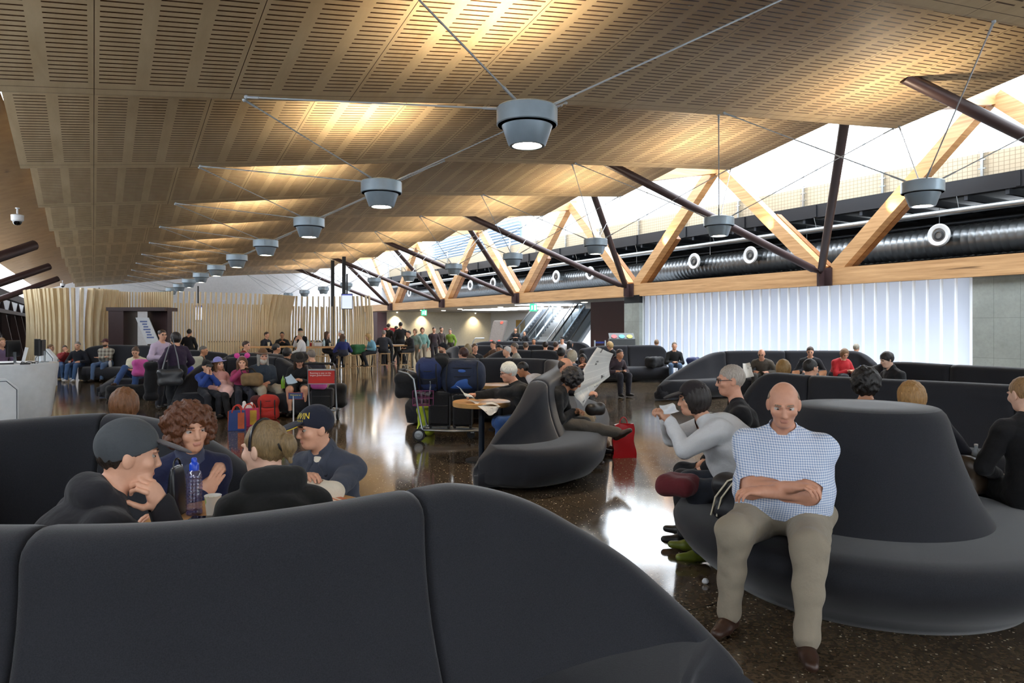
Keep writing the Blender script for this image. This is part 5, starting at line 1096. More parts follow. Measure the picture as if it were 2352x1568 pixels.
# bar tables and stools
def bar_table(label, px, z, L, ang, h=.98):
    p = at(px, z); d = face_dir(px, ang); g = thing('bar_table', label, 'table', p, rot_of(d), 'high cafe tables')
    MB().box((0, 0, h - .03), (L, .62, .06)).build('tabletop', OAK, g, bevel=.006)
    for sx in (-1, 1):
        for sy in (-1, 1): MB().bar((sx * (L / 2 - .12), sy * .22, h - .06), (sx * (L / 2 - .2), sy * .3, 0), .035, .035).build('leg', BLACKM, g)
    return p
bar_table('bar table with cups at the left end of the cafe', 618, 25.9, 2.0, 5)
TB = bar_table('bar table with bottles and the white basket in the cafe', 735, 25.6, 1.7, 5)
bar_table('bar table in front of the blond woman in light blue', 838, 27.2, 1.0, 10)
bar_table('bar table beside the grey jacket man', 908, 28.0, 1.2, 5)
def stool(label, px, z, ang=12):
    p = at(px, z); d = face_dir(px, ang); g = thing('bar_stool', label, 'stool', p, rot_of(d), 'beech bar stools')
    MB().box((0, 0, .665), (.38, .34, .035)).build('seat', STOOLW, g, bevel=.006)
    for sx in (-1, 1):
        for sy in (-1, 1): MB().bar((sx * .165, sy * .145, .65), (sx * .185, sy * .165, 0), .035, .035).build('leg', STOOLW, g)
    b = MB()
    for s in (-1, 1): b.bar((-.175, s * .155, .24), (.175, s * .155, .24), .025, .025); b.bar((s * .17, -.15, .36), (s * .17, .15, .36), .025, .025)
    b.build('footrest', STOOLW, g)
for a in (('bar stool standing empty under the table with the white basket', 741, 24.7), ('bar stool under the girl in royal blue', 787, 25.25), ('bar stool right beside the girl in royal blue', 803, 25.3), ('bar stool carrying the green and black bag', 823, 26.1), ('bar stool under the blond woman in light blue', 850, 26.25), ('bar stool under the grey jacket man', 883, 27.2), ('rightmost bar stool near the teal cardigan', 931, 27.6), ('bar stool under the man in the dark suit', 612, 26.7), ('bar stool under the man in black with glasses', 648, 27.25), ('bar stool under the man in the black cap', 690, 27.7), ('bar stool under the person in the white jacket', 693, 25.0), ('bar stool under the woman with brown curls', 753, 27.05), ('bar stool under the person in the white beanie', 784, 27.3)): stool(*a)
def bottle(label, p, h, r, mat, capm, cat='bottle', group=None):
    g = thing('drink_bottle', label, cat, p, group=group)
    MB().lathe([(r * .9, 0), (r, h * .04), (r, h * .55), (r * .85, h * .68), (r * .4, h * .82), (r * .36, h * .93)], 14).build('body', mat, g, smooth=50)
    MB().lathe([(r * .42, h * .91), (r * .42, h), (0, h)], 12).build('cap', capm, g); return g
PETB = plain('a9c4cc', .15); bottle('left clear bottle on the bar table beside the red can', pix(707, 795, 25.4) * 1, .27, .04, PETB, WHITE); bottle('right clear bottle on the bar table beside the paper cup', pix(744, 795, 25.5), .27, .04, PETB, plain('5c88b8', .5))
def on(px, z, h): return at(px, z, h)
o = MB().lathe([(.033, 0), (.036, .01), (.036, .11), (.028, .122), (0, .122)], 14, on(714, 25.6, .985)).build('drink_can', plain('a01c20', .3, .4), origin=on(714, 25.6, .985)); tag(o, 'red drink can on the bar table', 'can')
g = thing('napkin_basket', 'white lattice basket on the bar table', 'basket', on(730, 25.5, .985)); MB().lathe([(.13, 0), (.15, .02), (.17, .13), (.16, .13), (.14, .03), (0, .02)], 20).build('bowl', WHITE, g); MB().tube([(math.cos(t) * .16, 0, .12 + math.sin(t) * .1) for t in np.linspace(0, PI, 9)], .012, 6).build('handle', WHITE, g)
o = MB().lathe([(.03, 0), (.042, .12), (.04, .12), (.028, .005), (0, .005)], 14, on(758, 25.5, .985)).build('paper_cup', CREAM, origin=on(758, 25.5, .985)); tag(o, 'cream paper cup on the right end of the bar table', 'cup')
o = MB().lathe([(.03, 0), (.045, .14), (.042, .14), (.028, .005), (0, .005)], 14, on(617, 25.7, .985)).build('paper_cup', CREAM, origin=on(617, 25.7, .985)); tag(o, 'cream paper cup beside the man in the dark suit', 'cup')
# ---- luggage helpers
def lump(name, prims, cell, mat, parent, noise=None): return sdf_part(name, prims, cell, mat, parent, noise, 2)
wr = lambda f, a: (lambda X, Y, Z: a * np.sin(f * X + 2 * np.sin(f * .6 * Z)) * np.sin(f * .8 * Z + 1.7 * np.sin(f * .5 * Y)))
def soft_bag(name, label, cat, p, rz, size, mat, cell=.015, extra=None, tiltx=0, group=None, sub='body', rnd=.45):
    g = thing(name, label, cat, p, rz, group); w, d, h = size; r = min(w, d, h) * rnd * .5 + .01
    pr = [dict(y=1, c=A3(0, 0, h / 2), r=A3(w / 2, d / 2, h / 2) * 1.0, R=RX(tiltx), t='b', k=.05, op=0)]
    for sx in (-1, 1):
        for sz in (0, 1):
            a = RX(tiltx) @ A3(sx * (w / 2 - r), -(d / 2 - r), (r if sz == 0 else h - r) - h / 2) + A3(0, 0, h / 2); c = RX(tiltx) @ A3(sx * (w / 2 - r), d / 2 - r, (r if sz == 0 else h - r) - h / 2) + A3(0, 0, h / 2)
            pr.append(cap_(a, c, r, r, 'b', .06))
    for sz in (r, h - r):
        for sy in (-1, 1):
            a = RX(tiltx) @ A3(-(w / 2 - r), sy * (d / 2 - r), sz - h / 2) + A3(0, 0, h / 2); c = RX(tiltx) @ A3(w / 2 - r, sy * (d / 2 - r), sz - h / 2) + A3(0, 0, h / 2); pr.append(cap_(a, c, r, r, 'b', .06))
    pr.append(ell((0, 0, h / 2), (w * .47, d * .47, h * .47), 'b', RX(tiltx), .05)); lump(sub, pr, cell, mat, g, wr(22, .006)); return g
def suitcase(label, p, rz, size=(.36, .24, .58), mat=None, group=None, name='suitcase'):
    w, d, h = size; g = thing(name, label, 'suitcase', p, rz, group); mat = mat or BLKF
    MB().box((0, 0, h / 2 + .03), (w, d, h)).build('shell', mat, g, bevel=.035)
    MB().box((0, -d / 2 - .012, h * .42), (w * .8, .03, h * .55)).build('front_pocket', mat, g, bevel=.012)
    MB().tube([(-.07, 0, h + .03), (-.07, 0, h + .06), (.07, 0, h + .06), (.07, 0, h + .03)], .012, 6).build('handle', RUB, g)
    for sx in (-1, 1): MB().box((sx * w * .47, -d / 2 + .01, h * .5), (.012, .012, h * .9)).build('piping', plain('3a3c40', .4), g)
    for sx in (-1, 1): MB().lathe([(.0, -.015), (.03, -.015), (.03, .015), (0, .015)], 12, (sx * w * .4, -d * .4, .03), 0, (Vector((0, 1, 0)), Vector((0, 0, 1)), Vector((1, 0, 0)))).build('wheel', RUB, g)
    return g
def backpack(label, p, rz, size, mat, mat2, tiltx=0, cell=.014, group=None):
    w, d, h = size; g = soft_bag('backpack', label, 'backpack', p, rz, size, mat, cell, tiltx=tiltx, rnd=.8)
    R = RX(tiltx); C = A3(0, 0, h / 2); T = lambda x, y, z: C + R @ A3(x, y, z - h / 2)
    pk = []
    for z_, hh_, o_ in ((.33, .36, .40), (.69, .18, .38)):
        for sz in (-1, 1): pk.append(cap_(T(-w * .28, -d * o_, h * (z_ + sz * hh_ * .35)), T(w * .28, -d * o_, h * (z_ + sz * hh_ * .35)), h * hh_ * .22, h * hh_ * .22, 'b', .03))
        pk.append(ell(T(0, -d * o_, h * z_), (w * .38, d * .16, h * hh_ * .5), 'b', R, .03))
    lump('front_pocket', pk, cell, mat2, g, wr(30, .004))
    for s in (-1, 1): MB().tube([T(s * w * .2, d * .45, h * .92), T(s * w * .24, d * .62, h * .7), T(s * w * .24, d * .66, h * .4), T(s * w * .3, d * .42, h * .12)], .02, 6).build('strap', RUB, g, smooth=50)
    b = MB()
    for v in (.52, .80): b.tube([T(w * .5 * math.cos(a), -d * .52 * math.sin(a) * 1.12, h * v) for a in np.linspace(.15, PI - .15, 14)], .006, 5)
    b.build('zip', plain('0d0e11', .5), g)
    for s in (-1, 1): MB().tube([T(s * w * .36, -d * .30, h * .97), T(s * w * .36, -d * .60, h * .78), T(s * w * .37, -d * .62, h * .35), T(s * w * .36, -d * .40, h * .06)], .011, 5).build('compression_strap', RUB, g, smooth=50)
    MB().tube([T(-.05, .02, h * .97), T(-.04, .02, h * 1.05), T(.04, .02, h * 1.05), T(.05, .02, h * .97)], .012, 6).build('grab_handle', RUB, g, smooth=50); return g
def tote(label, p, rz, size, mat, mat2):
    w, d, h = size; g = thing('tote_bag', label, 'bag', p, rz, 'tote bags on the floor')
    L = []
    for t, k in ((0, 1), (.02, 1.03), (.5, 1.0), (1, .9)): L.append([(-w / 2 * k, -d / 2 * k, h * t), (w / 2 * k, -d / 2 * k, h * t), (w / 2 * k, d / 2 * k, h * t), (-w / 2 * k, d / 2 * k, h * t)])
    MB().loft(L).build('body', mat, g); b = MB(); b.box((-w / 2 * 1.01, 0, h * .5), (.012, d, h * .94)); b.box((w * .28, -d / 2 * 1.0, h * .5), (w * .4, .012, h * .8)); b.build('printed_side', mat2, g)
    for s in (-1, 1): MB().tube([(math.cos(t) * w * .28, s * d * .42, h * .9 + math.sin(t) * h * .36) for t in np.linspace(0, PI, 10)], .011, 6).build('handle', plain('c23a2c', .6), g, smooth=60)
    return g
def trolley(label, p, rz, sign=None, sw=.46):
    g = thing('luggage_trolley', label, 'trolley', p, rz, 'airport luggage trolleys')
    X = Vector((1, 0, 0)); r = .092
    for s in (-1, 1):
        ax = (Vector((0, 1, 0)), Vector((0, 0, 1)), X)
        w = MB().lathe([(.0, -.02), (.03, -.025), (.066, -.016), (.07, -.02), (r, -.018), (r, .018), (.07, .02), (.066, .016), (.03, .025), (0, .02)], 24, (s * .27, 0, r), 0, ax); wo = w.build('wheel', RUB, g, smooth=30)
        MB().lathe([(.0, .021), (.03, .028), (.064, .021), (.064, .024), (.03, .033), (0, .03)], 20, (s * .27, 0, r), 0, ax).build('hub', plain('8f9498', .4, .5), wo); MB().lathe([(.0, -.021), (.03, -.028), (.064, -.021), (.064, -.024), (.03, -.033), (0, -.03)], 20, (s * .27, 0, r), 0, ax).build('hub', plain('8f9498', .4, .5), wo)
        MB().tube([(s * .27, .02, r), (s * .24, .05, .16), (s * .24, -.03, .55), (s * .24, -.08, .9), (s * .24, -.16, .98), (s * .24, -.30, 1.02)], .015, 8).build('upright', ALU, g, smooth=60)
        MB().tube([(s * .24, .04, .16), (s * .22, .5, .14), (s * .10, .86, .13)], .015, 8).build('side_rail', ALU, g, smooth=60)
    MB().tube([(-.25, -.30, 1.02), (.25, -.30, 1.02)], .02, 8).build('handlebar', RUB, g)
    b = MB(); b.tube([(-.10, .86, .13), (.10, .86, .13)], .015, 8); b.tube([(-.24, .04, .16), (.24, .04, .16)], .015, 8)
    for i in range(5): b.tube([(-.2 + .1 * i, .05, .15), (-.1 + .05 * i, .85, .135)], .008, 6)
    b.tube([(-.24, -.08, .9), (.24, -.08, .9)], .012, 8); b.build('deck', ALU, g, smooth=60)
    c = MB().lathe([(0, -.016), (.062, -.016), (.062, .016), (0, .016)], 18, (0, .74, .062), 0, (Vector((0, 1, 0)), Vector((0, 0, 1)), X)).build('castor', RUB, g); MB().box((0, .76, .11), (.05, .05, .05)).build('castor_fork', ALU, c)
    b = MB()
    for i in range(5): b.tube([(-.2 + .1 * i, -.06, .7), (-.2 + .1 * i, .14, .66), (-.2 + .1 * i, .16, .86)], .005, 5)
    for z in (.68, .77, .86): b.tube([(-.22, .15, z), (.22, .15, z)], .005, 5)
    b.build('basket', ALU, g)
    if sign:
        s = MB().box((0, -.10, .77), (sw, .012, .23)).build('sign_board', plain('b8261c', .4), g)
        fr = MB(); fr.box((0, -.10, .892), (sw + .03, .02, .016)); fr.box((0, -.10, .648), (sw + .03, .02, .016)); fr.build('sign_frame', ALU, s)
        M = mat_axes((-sw / 2 + .03, -.1085, .82), (1, 0, 0), (0, 0, 1), (0, -1, 0)); text_mesh('Roaming is easy on the\nlargest global network', .040, plain('e8e4e0', .5), s, M, align='LEFT')
    return g
# trolley 1 with the red sign
T1 = at(741, 12.9); T1r = rot_of(face_dir(741, 168)); trolley('luggage trolley with a red advertising sign beside the family', T1, T1r, True)
def tp(T, r, x, y, z): c, s = math.cos(r), math.sin(r); return Vector((T.x + c * x - s * y, T.y + s * x + c * y, z))
suitcase('black suitcase lying behind the red trolley sign', tp(T1, T1r, -.06, .28, .17), T1r, (.40, .2, .34)); soft_bag('backpack', 'black backpack on the trolley with the red sign', 'backpack', tp(T1, T1r, .16, .58, .17), T1r, (.3, .26, .42), BLKF)
soft_bag('jacket', 'pink jacket hanging behind the red trolley sign', 'jacket', tp(T1, T1r, -.10, .15, .55), T1r, (.24, .12, .16), cloth('c45ba8'), .012)
g = thing('welcome_sign', 'small blue bunting sign on a white post by the cream trousers', 'sign', at(679, 12.1), world=True); p = pix(679, 909, 12.1)
MB().tube([at(674, 12.1, 0), at(674, 12.1, p.z)], .012, 6).build('post', WHITE, g); MB().box(p, (.23, .02, .095), (RT, FW, Vector((0, 0, 1)))).build('board', plain('34507a', .5), g); MB().box(p + FW * .006, (.25, .02, .115), (RT, FW, Vector((0, 0, 1)))).build('border', plain('8a3346', .5), g)
text_mesh('Welcome to', .035, plain('d8c84a', .5), g, Matrix.Translation(-g.location) @ mat_axes(p - FW * .012 + Vector((0, 0, .015)), RT, (0, 0, 1), -FW)); 
# trolley 2 loaded
T2 = at(968, 10.7); T2r = rot_of(face_dir(968, 82)); trolley('luggage trolley loaded with backpacks and black suitcases', T2, T2r)
suitcase('left black suitcase standing on the loaded trolley', tp(T2, T2r, -.02, .28, .16), T2r + PI / 2, (.33, .26, .50)); suitcase('right black suitcase standing on the loaded trolley', tp(T2, T2r, -.02, .62, .16), T2r + PI / 2, (.29, .26, .46))
backpack('large blue and black pack lying on top of the black suitcases', tp(T2, T2r, -.02, .62, .69), T2r + PI / 2, (.62, .36, .46), cloth('1b2740', .8, 200), cloth('2e5aa5', .7, 200))
backpack('smaller navy backpack leaning at the trolley handle', tp(T2, T2r, .02, .12, .70), T2r + PI / 2, (.34, .26, .5), cloth('20305c', .8, 200), cloth('181d2c', .8, 200), .5)
soft_bag('jacket', 'black rolled jacket between the two blue packs', 'jacket', tp(T2, T2r, -.05, .30, .75), T2r + PI / 2, (.2, .24, .50), cloth('101114'), tiltx=.5)
soft_bag('duffel_bag', 'black bag hanging over the loaded trolley handle', 'bag', tp(T2, T2r, .0, -.22, .62), T2r + PI / 2, (.32, .22, .34), BLKF, tiltx=.3)
soft_bag('bag', 'lime yellow bag behind the wheel of the loaded trolley', 'bag', at(978, 11.1), T2r, (.3, .24, .45), cloth('b6c832'), .018)
MB_c = MB()
for i in range(6): MB_c.bar((-.15 + .06 * i, -.1, 0), (-.15 + .06 * i, -.1, .22), .01, .01); MB_c.bar((-.15 + .06 * i, .1, 0), (-.15 + .06 * i, .1, .22), .01, .01)
for z in (.0, .11, .22): MB_c.bar((-.15, -.1, z), (.15, -.1, z), .012, .012); MB_c.bar((-.15, .1, z), (.15, .1, z), .012, .012)
MB_c.box((0, 0, .005), (.3, .2, .01)); MB_c.box((.15, 0, .11), (.01, .2, .22)); o = MB_c.build('wire_basket', plain('7c2a5c', .5)); q = tp(T2, T2r, .02, .04, .50); o.location = q; o.rotation_euler = (0, 0, T2r + PI / 2); tag(o, 'plum wire basket under the navy backpack', 'basket')
# floor bags by the family
tote('blue shopping tote with printed side on the floor before the boy', at(545, 11.55), rot_of(face_dir(545, 170)), (.25, .14, .32), plain('1f3a78', .5), plain('b8542e', .5, var=.5)); tote('pink shopping tote with a white plush toy in it', at(574, 12.05), rot_of(face_dir(574, 165)), (.27, .15, .3), plain('b8285e', .5), plain('c79a34', .5, var=.5))
pt = at(568, 12.05, .27); g = thing('plush_toy', 'white plush toy sticking out of the pink tote', 'toy', pt); lump('body', [ell((-.04, 0, .05), (.05, .04, .06), 'b'), ell((.05, 0, .05), (.04, .04, .05), 'b'), ell((-.05, 0, .12), (.03, .03, .035), 'b'), ell((.07, 0, .10), (.025, .025, .03), 'b')], .01, cloth('e6e2dc', .95, 200), g)
backpack('bright red backpack standing at the feet of the bearded man', at(617, 12.95), rot_of(face_dir(617, 172)), (.33, .2, .42), cloth('b02218', .7, 250), cloth('c42d20', .7, 250)); soft_bag('bag', 'black and red bag between the magenta girl and the red backpack', 'bag', at(590, 13.0), 0, (.2, .2, .4), cloth('4a1518', .8))
# left side things
soft_bag('jacket', 'pink patterned jacket on the lap of the young woman in cream', 'jacket', at(322, 16.4, .55), .3, (.3, .22, .36), cloth('c4559c'), .016); soft_bag('duffel_bag', 'long black bag with a pink strip at the feet of the young woman in cream', 'bag', at(292, 16.6), rot_of(face_dir(292, 10)), (.85, .3, .32), BLKF, .02)
g = bpy.data.objects['duffel_bag.001']; MB().box((-.12, -.152, .27), (.4, .02, .04)).build('strip', plain('c86cb0', .5), g)
soft_bag('handbag', 'grey studded handbag on the plum sweater woman', 'handbag', at(391, 13.0, .62), rot_of(face_dir(391, 195)), (.40, .14, .26), plain('34363a', .4), .014); g = bpy.data.objects['handbag']; MB().tube([(-.15, 0, .22), (-.05, .04, .55), (.06, .1, .86), (.12, 0, .5), (.16, 0, .22)], .012, 6).build('strap', plain('6b6e72', .4), g, smooth=60)
soft_bag('coat', 'black coat carried at the side of the standing lavender and plum pair', 'coat', at(347, 13.9, .25), 0, (.24, .2, .72), cloth('131318'), .018)
soft_bag('bag', 'pale carrier bag on the sofa beside the grey haired man', 'bag', at(446, 17.3, .6), .4, (.36, .2, .34), cloth('b4b7a8'), .02); soft_bag('jacket', 'violet blue jacket lying on the sofa behind the plum sweater woman', 'jacket', at(424, 16.9, .55), .2, (.34, .22, .18), cloth('3f3fae'), .02)
b = bottle('small red topped bottle on the sofa beside the plaid shirt man', at(253, 22.0, .45), .22, .05, plain('c8c8c8', .3), plain('c03028', .4))
soft_bag('backpack', 'black backpack lying on the short sofa block', 'backpack', at(1503, 22.0, .45), .3, (.62, .34, .3), BLKF, .022); soft_bag('backpack', 'blue and black backpack right of the man against the glowing wall', 'backpack', at(1592, 21.6, .35), .5, (.5, .3, .4), cloth('26305a', .8), .022)
g = thing('shopping_bag', 'shiny red carrier bag on the floor behind the crossed legs', 'bag', at(1432, 9.15), rot_of(face_dir(1432, 10))); L = []
for k in range(9):
    t = k / 8; L.append([((.15 - .03 * t) * u + .012 * math.sin(9 * t + 3 * u), (.07 - .035 * t) * v + .012 * math.sin(7 * t + 5 * u + v), .42 * t + .012 * math.sin(4 * u) * t) for u, v in ((-1, -1), (-.3, -1.15), (.4, -.9), (1, -1), (1, 1), (.3, 1.1), (-.4, .9), (-1, 1))])
MB().loft(L).build('body', plain('a3121a', .22), g, smooth=35); MB().tube([(math.cos(t) * .05, 0, .41 + math.sin(t) * .1) for t in np.linspace(0, PI, 9)], .008, 5).build('handle', plain('a3121a', .3), g)
soft_bag('shoulder_bag', 'black bag with cream stripes between the white shirt and the checked shirt', 'bag', at(1690, 4.42, .47), rot_of(face_dir(1690, 150)), (.24, .16, .26), plain('1a1a1f', .5), .008); g = bpy.data.objects['shoulder_bag']
for k in (-.02, .02): MB().tube([(-.1 + k, -.085, .02), (-.06 + k, -.10, .14), (.02 + k, -.095, .25), (.10 + k, -.06, .29)], .006, 6).build('stripe', plain('cfc6ac', .6), g, smooth=60)
soft_bag('handbag', 'brown stitched handbag behind the right of the ottoman', 'handbag', at(2225, 5.15, .47), .2, (.34, .18, .26), plain('3d3023', .45), .01); soft_bag('handbag', 'small black handbag on the lap of the woman with dark curls', 'handbag', at(1368, 8.55, .63), .2, (.2, .10, .10), plain('1a1614', .5), .01)
bottle('water bottle by the brown stitched handbag', at(2242, 5.12, .66), .16, .03, plain('b9c4cf', .2), WHITE)
o = MB().blob(at(1620, 4.62, .02), (.025, .02, .02), 0, 7, 5).build('paper_scrap', WHITE); tag(o, 'crumpled white paper scrap on the floor under the ottoman', 'litter')
# ---- wooden table with its things
tc = at(605, 3.48); TH_ = .735
g = thing('round_table', 'round wooden table between the four seated people', 'table', tc); MB().lathe([(0, TH_ - .045), (.53, TH_ - .045), (.545, TH_ - .03), (.545, TH_ - .008), (.535, TH_), (0, TH_)], 64).build('tabletop', OAK, g, smooth=35); MB().lathe([(.04, .02), (.04, TH_ - .045)], 20).build('column', BLACKM, g, smooth=40); MB().lathe([(.26, 0), (.26, .012), (.05, .03), (.04, .04)], 32).build('base', BLACKM, g, smooth=40)
def small_table(label, px, z, h=.735, r=.36):
    g = thing('round_table', label, 'table', at(px, z), group='small round side tables'); MB().lathe([(0, h - .06), (r - .005, h - .06), (r, h - .05), (r, h - .006), (r - .008, h), (0, h)], 48).build('tabletop', OAK, g, smooth=35); MB().lathe([(.036, .02), (.036, h - .06)], 16).build('column', plain('232c38', .4, .3), g, smooth=40); MB().lathe([(.2, 0), (.2, .012), (.04, .03)], 24).build('base', BLACKM, g, smooth=40)
small_table('small round wooden table in front of the white haired old man', 1106, 8.95); small_table('second small round wooden table behind the white haired old man', 1150, 11.6, .735, .36)
def plastic(c, a):
    n = NT('clear_plastic'); nt = n.t; nt.nodes.remove(n.p); t = n.n('ShaderNodeBsdfTransparent'); t.inputs[0].default_value = (*c, 1); gl = n.n('ShaderNodeBsdfGlossy'); gl.inputs['Roughness'].default_value = .06; d = n.n('ShaderNodeBsdfDiffuse'); d.inputs[0].default_value = (*[x * .5 for x in c], 1)
    m1 = n.n('ShaderNodeMixShader'); m1.inputs[0].default_value = a; n.l(t.outputs[0], m1.inputs[1]); n.l(d.outputs[0], m1.inputs[2]); m2 = n.n('ShaderNodeMixShader'); m2.inputs[0].default_value = .12; n.l(m1.outputs[0], m2.inputs[1]); n.l(gl.outputs[0], m2.inputs[2])
    n.l(m2.outputs[0], [x for x in nt.nodes if x.type == 'OUTPUT_MATERIAL'][0].inputs[0]); return n.m
bp = at(446, 3.52, TH_); g = thing('water_bottle', 'ribbed clear violet water bottle with a blue sports cap', 'bottle', bp)
prof = [(.034, 0), (.038, .006)]
for k in range(10): z = .02 + k * .0165; prof += [(.0385, z), (.0365, z + .004), (.0365, z + .008), (.0385, z + .012)]
prof += [(.037, .19), (.03, .21), (.02, .222), (.0195, .23)]
MB().lathe(prof, 28).build('body', plastic((.72, .70, .93), .12), g, smooth=60); MB().lathe([(.0225, .215), (.0225, .245), (.018, .252), (.0135, .256), (.0135, .272), (.009, .278), (0, .278)], 20).build('sports_cap', plain('1d49c8', .3), g, smooth=40); MB().lathe([(0, .004), (.033, .004), (.035, .02), (0, .02)], 24).build('water', plastic((.5, .48, .85), .1), g)
cpz = at(489, 3.5, TH_); g = thing('paper_cup', 'white paper cup with green leaves on the wooden table', 'cup', cpz)
n = NT('leaf_print'); v = n.noise(28, n.coord('Object', (1, 1, .6)), 1); n.base(n.mix(n.math('GREATER_THAN', v, .60), 'dcd9d0', 'a8bf6a')); MB().lathe([(.028, 0), (.029, .004), (.039, .095), (.041, .098), (.039, .1), (.037, .097), (.027, .006), (0, .006)], 28).build('cup', n.m, g, smooth=50)
d = face_dir(465, 160); r_ = Vector((d.y, -d.x, 0)); ph = at(466, 3.42, TH_ + .006); g = thing('phone', 'black phone lying on the wooden table', 'phone', ph, world=True); MB().box(ph, (.065, .12, .011), (d, r_, Vector((0, 0, 1)))).build('case', BLACKM, g, bevel=.003); MB().box(ph + Vector((0, 0, .0062)), (.057, .105, .001), (d, r_, Vector((0, 0, 1)))).build('screen', plain('060709', .06), g)
pm = at(765, 3.72, TH_ + .004); d = face_dir(765, 120); r_ = Vector((d.y, -d.x, 0)); g = thing('magazine', 'orange magazine on the wooden table by the cream sleeve', 'magazine', pm, world=True); MB().box(pm, (.2, .27, .008), (d, r_, Vector((0, 0, 1)))).build('cover', plain('c8622a', .4), g)
text_mesh('NEWS WEEK', .03, plain('e9dccb', .5), g, Matrix.Translation(-g.location) @ mat_axes(pm + Vector((0, 0, .0055)) + d * .06, r_, d, (0, 0, 1))) if False else None
b = MB()
for k in range(5): b.box(pm + Vector((0, 0, .0045)) + d * (.06 - k * .03), (.012, .2 - (k % 2) * .05, .001), (d, r_, Vector((0, 0, 1))))
b.build('headline_bands', plain('ead9c4', .5), g)
o = MB().lathe([(.04, 0), (.043, .006), (.04, .01), (0, .01)], 24, at(462, 3.2, TH_)).build('cup_lid', WHITE, origin=at(462, 3.2, TH_)); tag(o, 'white cup lid at the near edge of the wooden table', 'lid')
g = thing('handbag', 'black leather handbag standing on the table between cap man and curly woman', 'handbag', at(406, 3.52, TH_), rot_of(face_dir(406, 62))); L = []
for t, a, b_ in ((0, .062, .026), (.03, .068, .030), (.5, .066, .024), (.85, .058, .016), (.97, .050, .011), (1, .044, .007)): L.append([(a * math.copysign(abs(math.cos(u)) ** .5, math.cos(u)), b_ * math.copysign(abs(math.sin(u)) ** .6, math.sin(u)), t * .235) for u in np.linspace(0, 2 * PI, 25)[:-1]])
MB().loft(L).build('body', plain('15161a', .32), g, smooth=60); MB().tube([(math.cos(t) * .035, 0, .228 + math.sin(t) * .045) for t in np.linspace(0, PI, 12)], .005, 6).build('handle', plain('0e0f12', .35), g, smooth=60); MB().tube([(-.05, 0, .232), (0, 0, .238), (.05, 0, .232)], .004, 6).build('zip', plain('8a8f96', .3, .8), g)
# cap lettering on the navy cap
root_, J_, H_, Rh_, K_, E_ = PEOPLE['man in a navy cap with yellow lettering and grey polo over cream sleeves']
def capbend(sc, z0):
    def f(co_):
        a = co_.x * sc / .095 + .30; y = co_.y * sc + z0; zz = (y - .038) / .098; q = math.sqrt(max(0, 1 - zz * zz)); rx, ry = .0925 * q, .1105 * q
        return Vector(H_(-math.sin(a) * rx, -.01 + math.cos(a) * ry, y))
    return f
text_mesh('IRWIN', 1, plain('d9bd1e', .5), root_, None, 'cap_lettering', .0, bend=capbend(.046, .086)); text_mesh('TOOLS', 1, plain('d9bd1e', .5), root_, None, 'cap_lettering', .0, bend=capbend(.017, .060))
# ---- papers
def sheet(parent, name, c, mat, bow=.03, n=8):
    a, b_, c_, d_ = [V3(q) for q in c]; nn = (b_ - a).cross(d_ - a).normalized(); P = []
    for i in range(n + 1):
        u = i / n; row = []
        for j in range(n + 1):
            v = j / n; row.append(a.lerp(b_, u).lerp(d_.lerp(c_, u), v) + nn * (bow * math.sin(PI * u) + .012 * math.sin(7 * v + 3 * u)))
        P.append(row)
    b = MB().grid(P); me = b.build(name, mat, parent, smooth=180); m = me.modifiers.new('paper', 'SOLIDIFY'); m.thickness = .0015
    uv = me.data.uv_layers.new(name='UVMap')
    for l in me.data.loops: uv.data[l.index].uv = ((l.vertex_index // (n + 1)) / n, (l.vertex_index % (n + 1)) / n)
    return me
def newsprint():
    n = NT('newsprint'); t = n.n('ShaderNodeUVMap'); t.uv_map = 'UVMap'; sx = n.n('ShaderNodeSeparateXYZ'); n.l(t.outputs[0], sx.inputs[0]); u, v = sx.outputs[0], sx.outputs[1]
    col = n.math('GREATER_THAN', n.math('FRACT', n.math('MULTIPLY', u, 5)), .12); row = n.math('GREATER_THAN', n.math('FRACT', n.math('MULTIPLY', v, 42)), .5); w = n.math('MULTIPLY', n.math('MULTIPLY', col, row), .35)
    br = n.n('ShaderNodeTexVoronoi'); br.inputs['Scale'].default_value = 3; br.distance = 'CHEBYCHEV'; n.l(t.outputs[0], br.inputs['Vector']); pic = n.math('LESS_THAN', br.outputs['Distance'], .16); pn = n.noise(12, t.outputs[0], 3)
    base = n.mix(w, 'dcd9d2', '6f7278'); base = n.mix(n.math('MULTIPLY', pic, n.ramp(pn, .4, .55)), base, '4a4542'); n.base(base); n.set(Roughness=.8); return n.m
NP = newsprint()
g = thing('newspaper', 'large white newspaper held open by the balding man', 'newspaper', pix(1362, 862, 9.0), world=True)
sheet(g, 'page', [pix(1318, 905, 8.75), pix(1372, 797, 8.95), pix(1408, 812, 9.15), pix(1402, 862, 9.15)], NP, .03); sheet(g, 'page', [pix(1318, 905, 8.75), pix(1402, 862, 9.15), pix(1376, 884, 9.05), pix(1340, 935, 8.8)], NP, .02)
g = thing('newspaper', 'broadsheet draped over the small table by the white haired old man', 'newspaper', at(1075, 8.8, .74), world=True)
sheet(g, 'page', [pix(1048, 886, 8.7), pix(1066, 908, 8.65), pix(1092, 916, 8.6), pix(1070, 905, 8.7)], NP, .01); sheet(g, 'page', [at(1066, 8.9, .745), at(1090, 8.62, .745), at(1150, 8.5, .72), at(1130, 8.8, .74)], NP, .004); sheet(g, 'page', [at(1090, 8.62, .745), at(1150, 8.5, .72), at(1136, 8.45, .64), at(1122, 8.45, .62)], NP, .01)
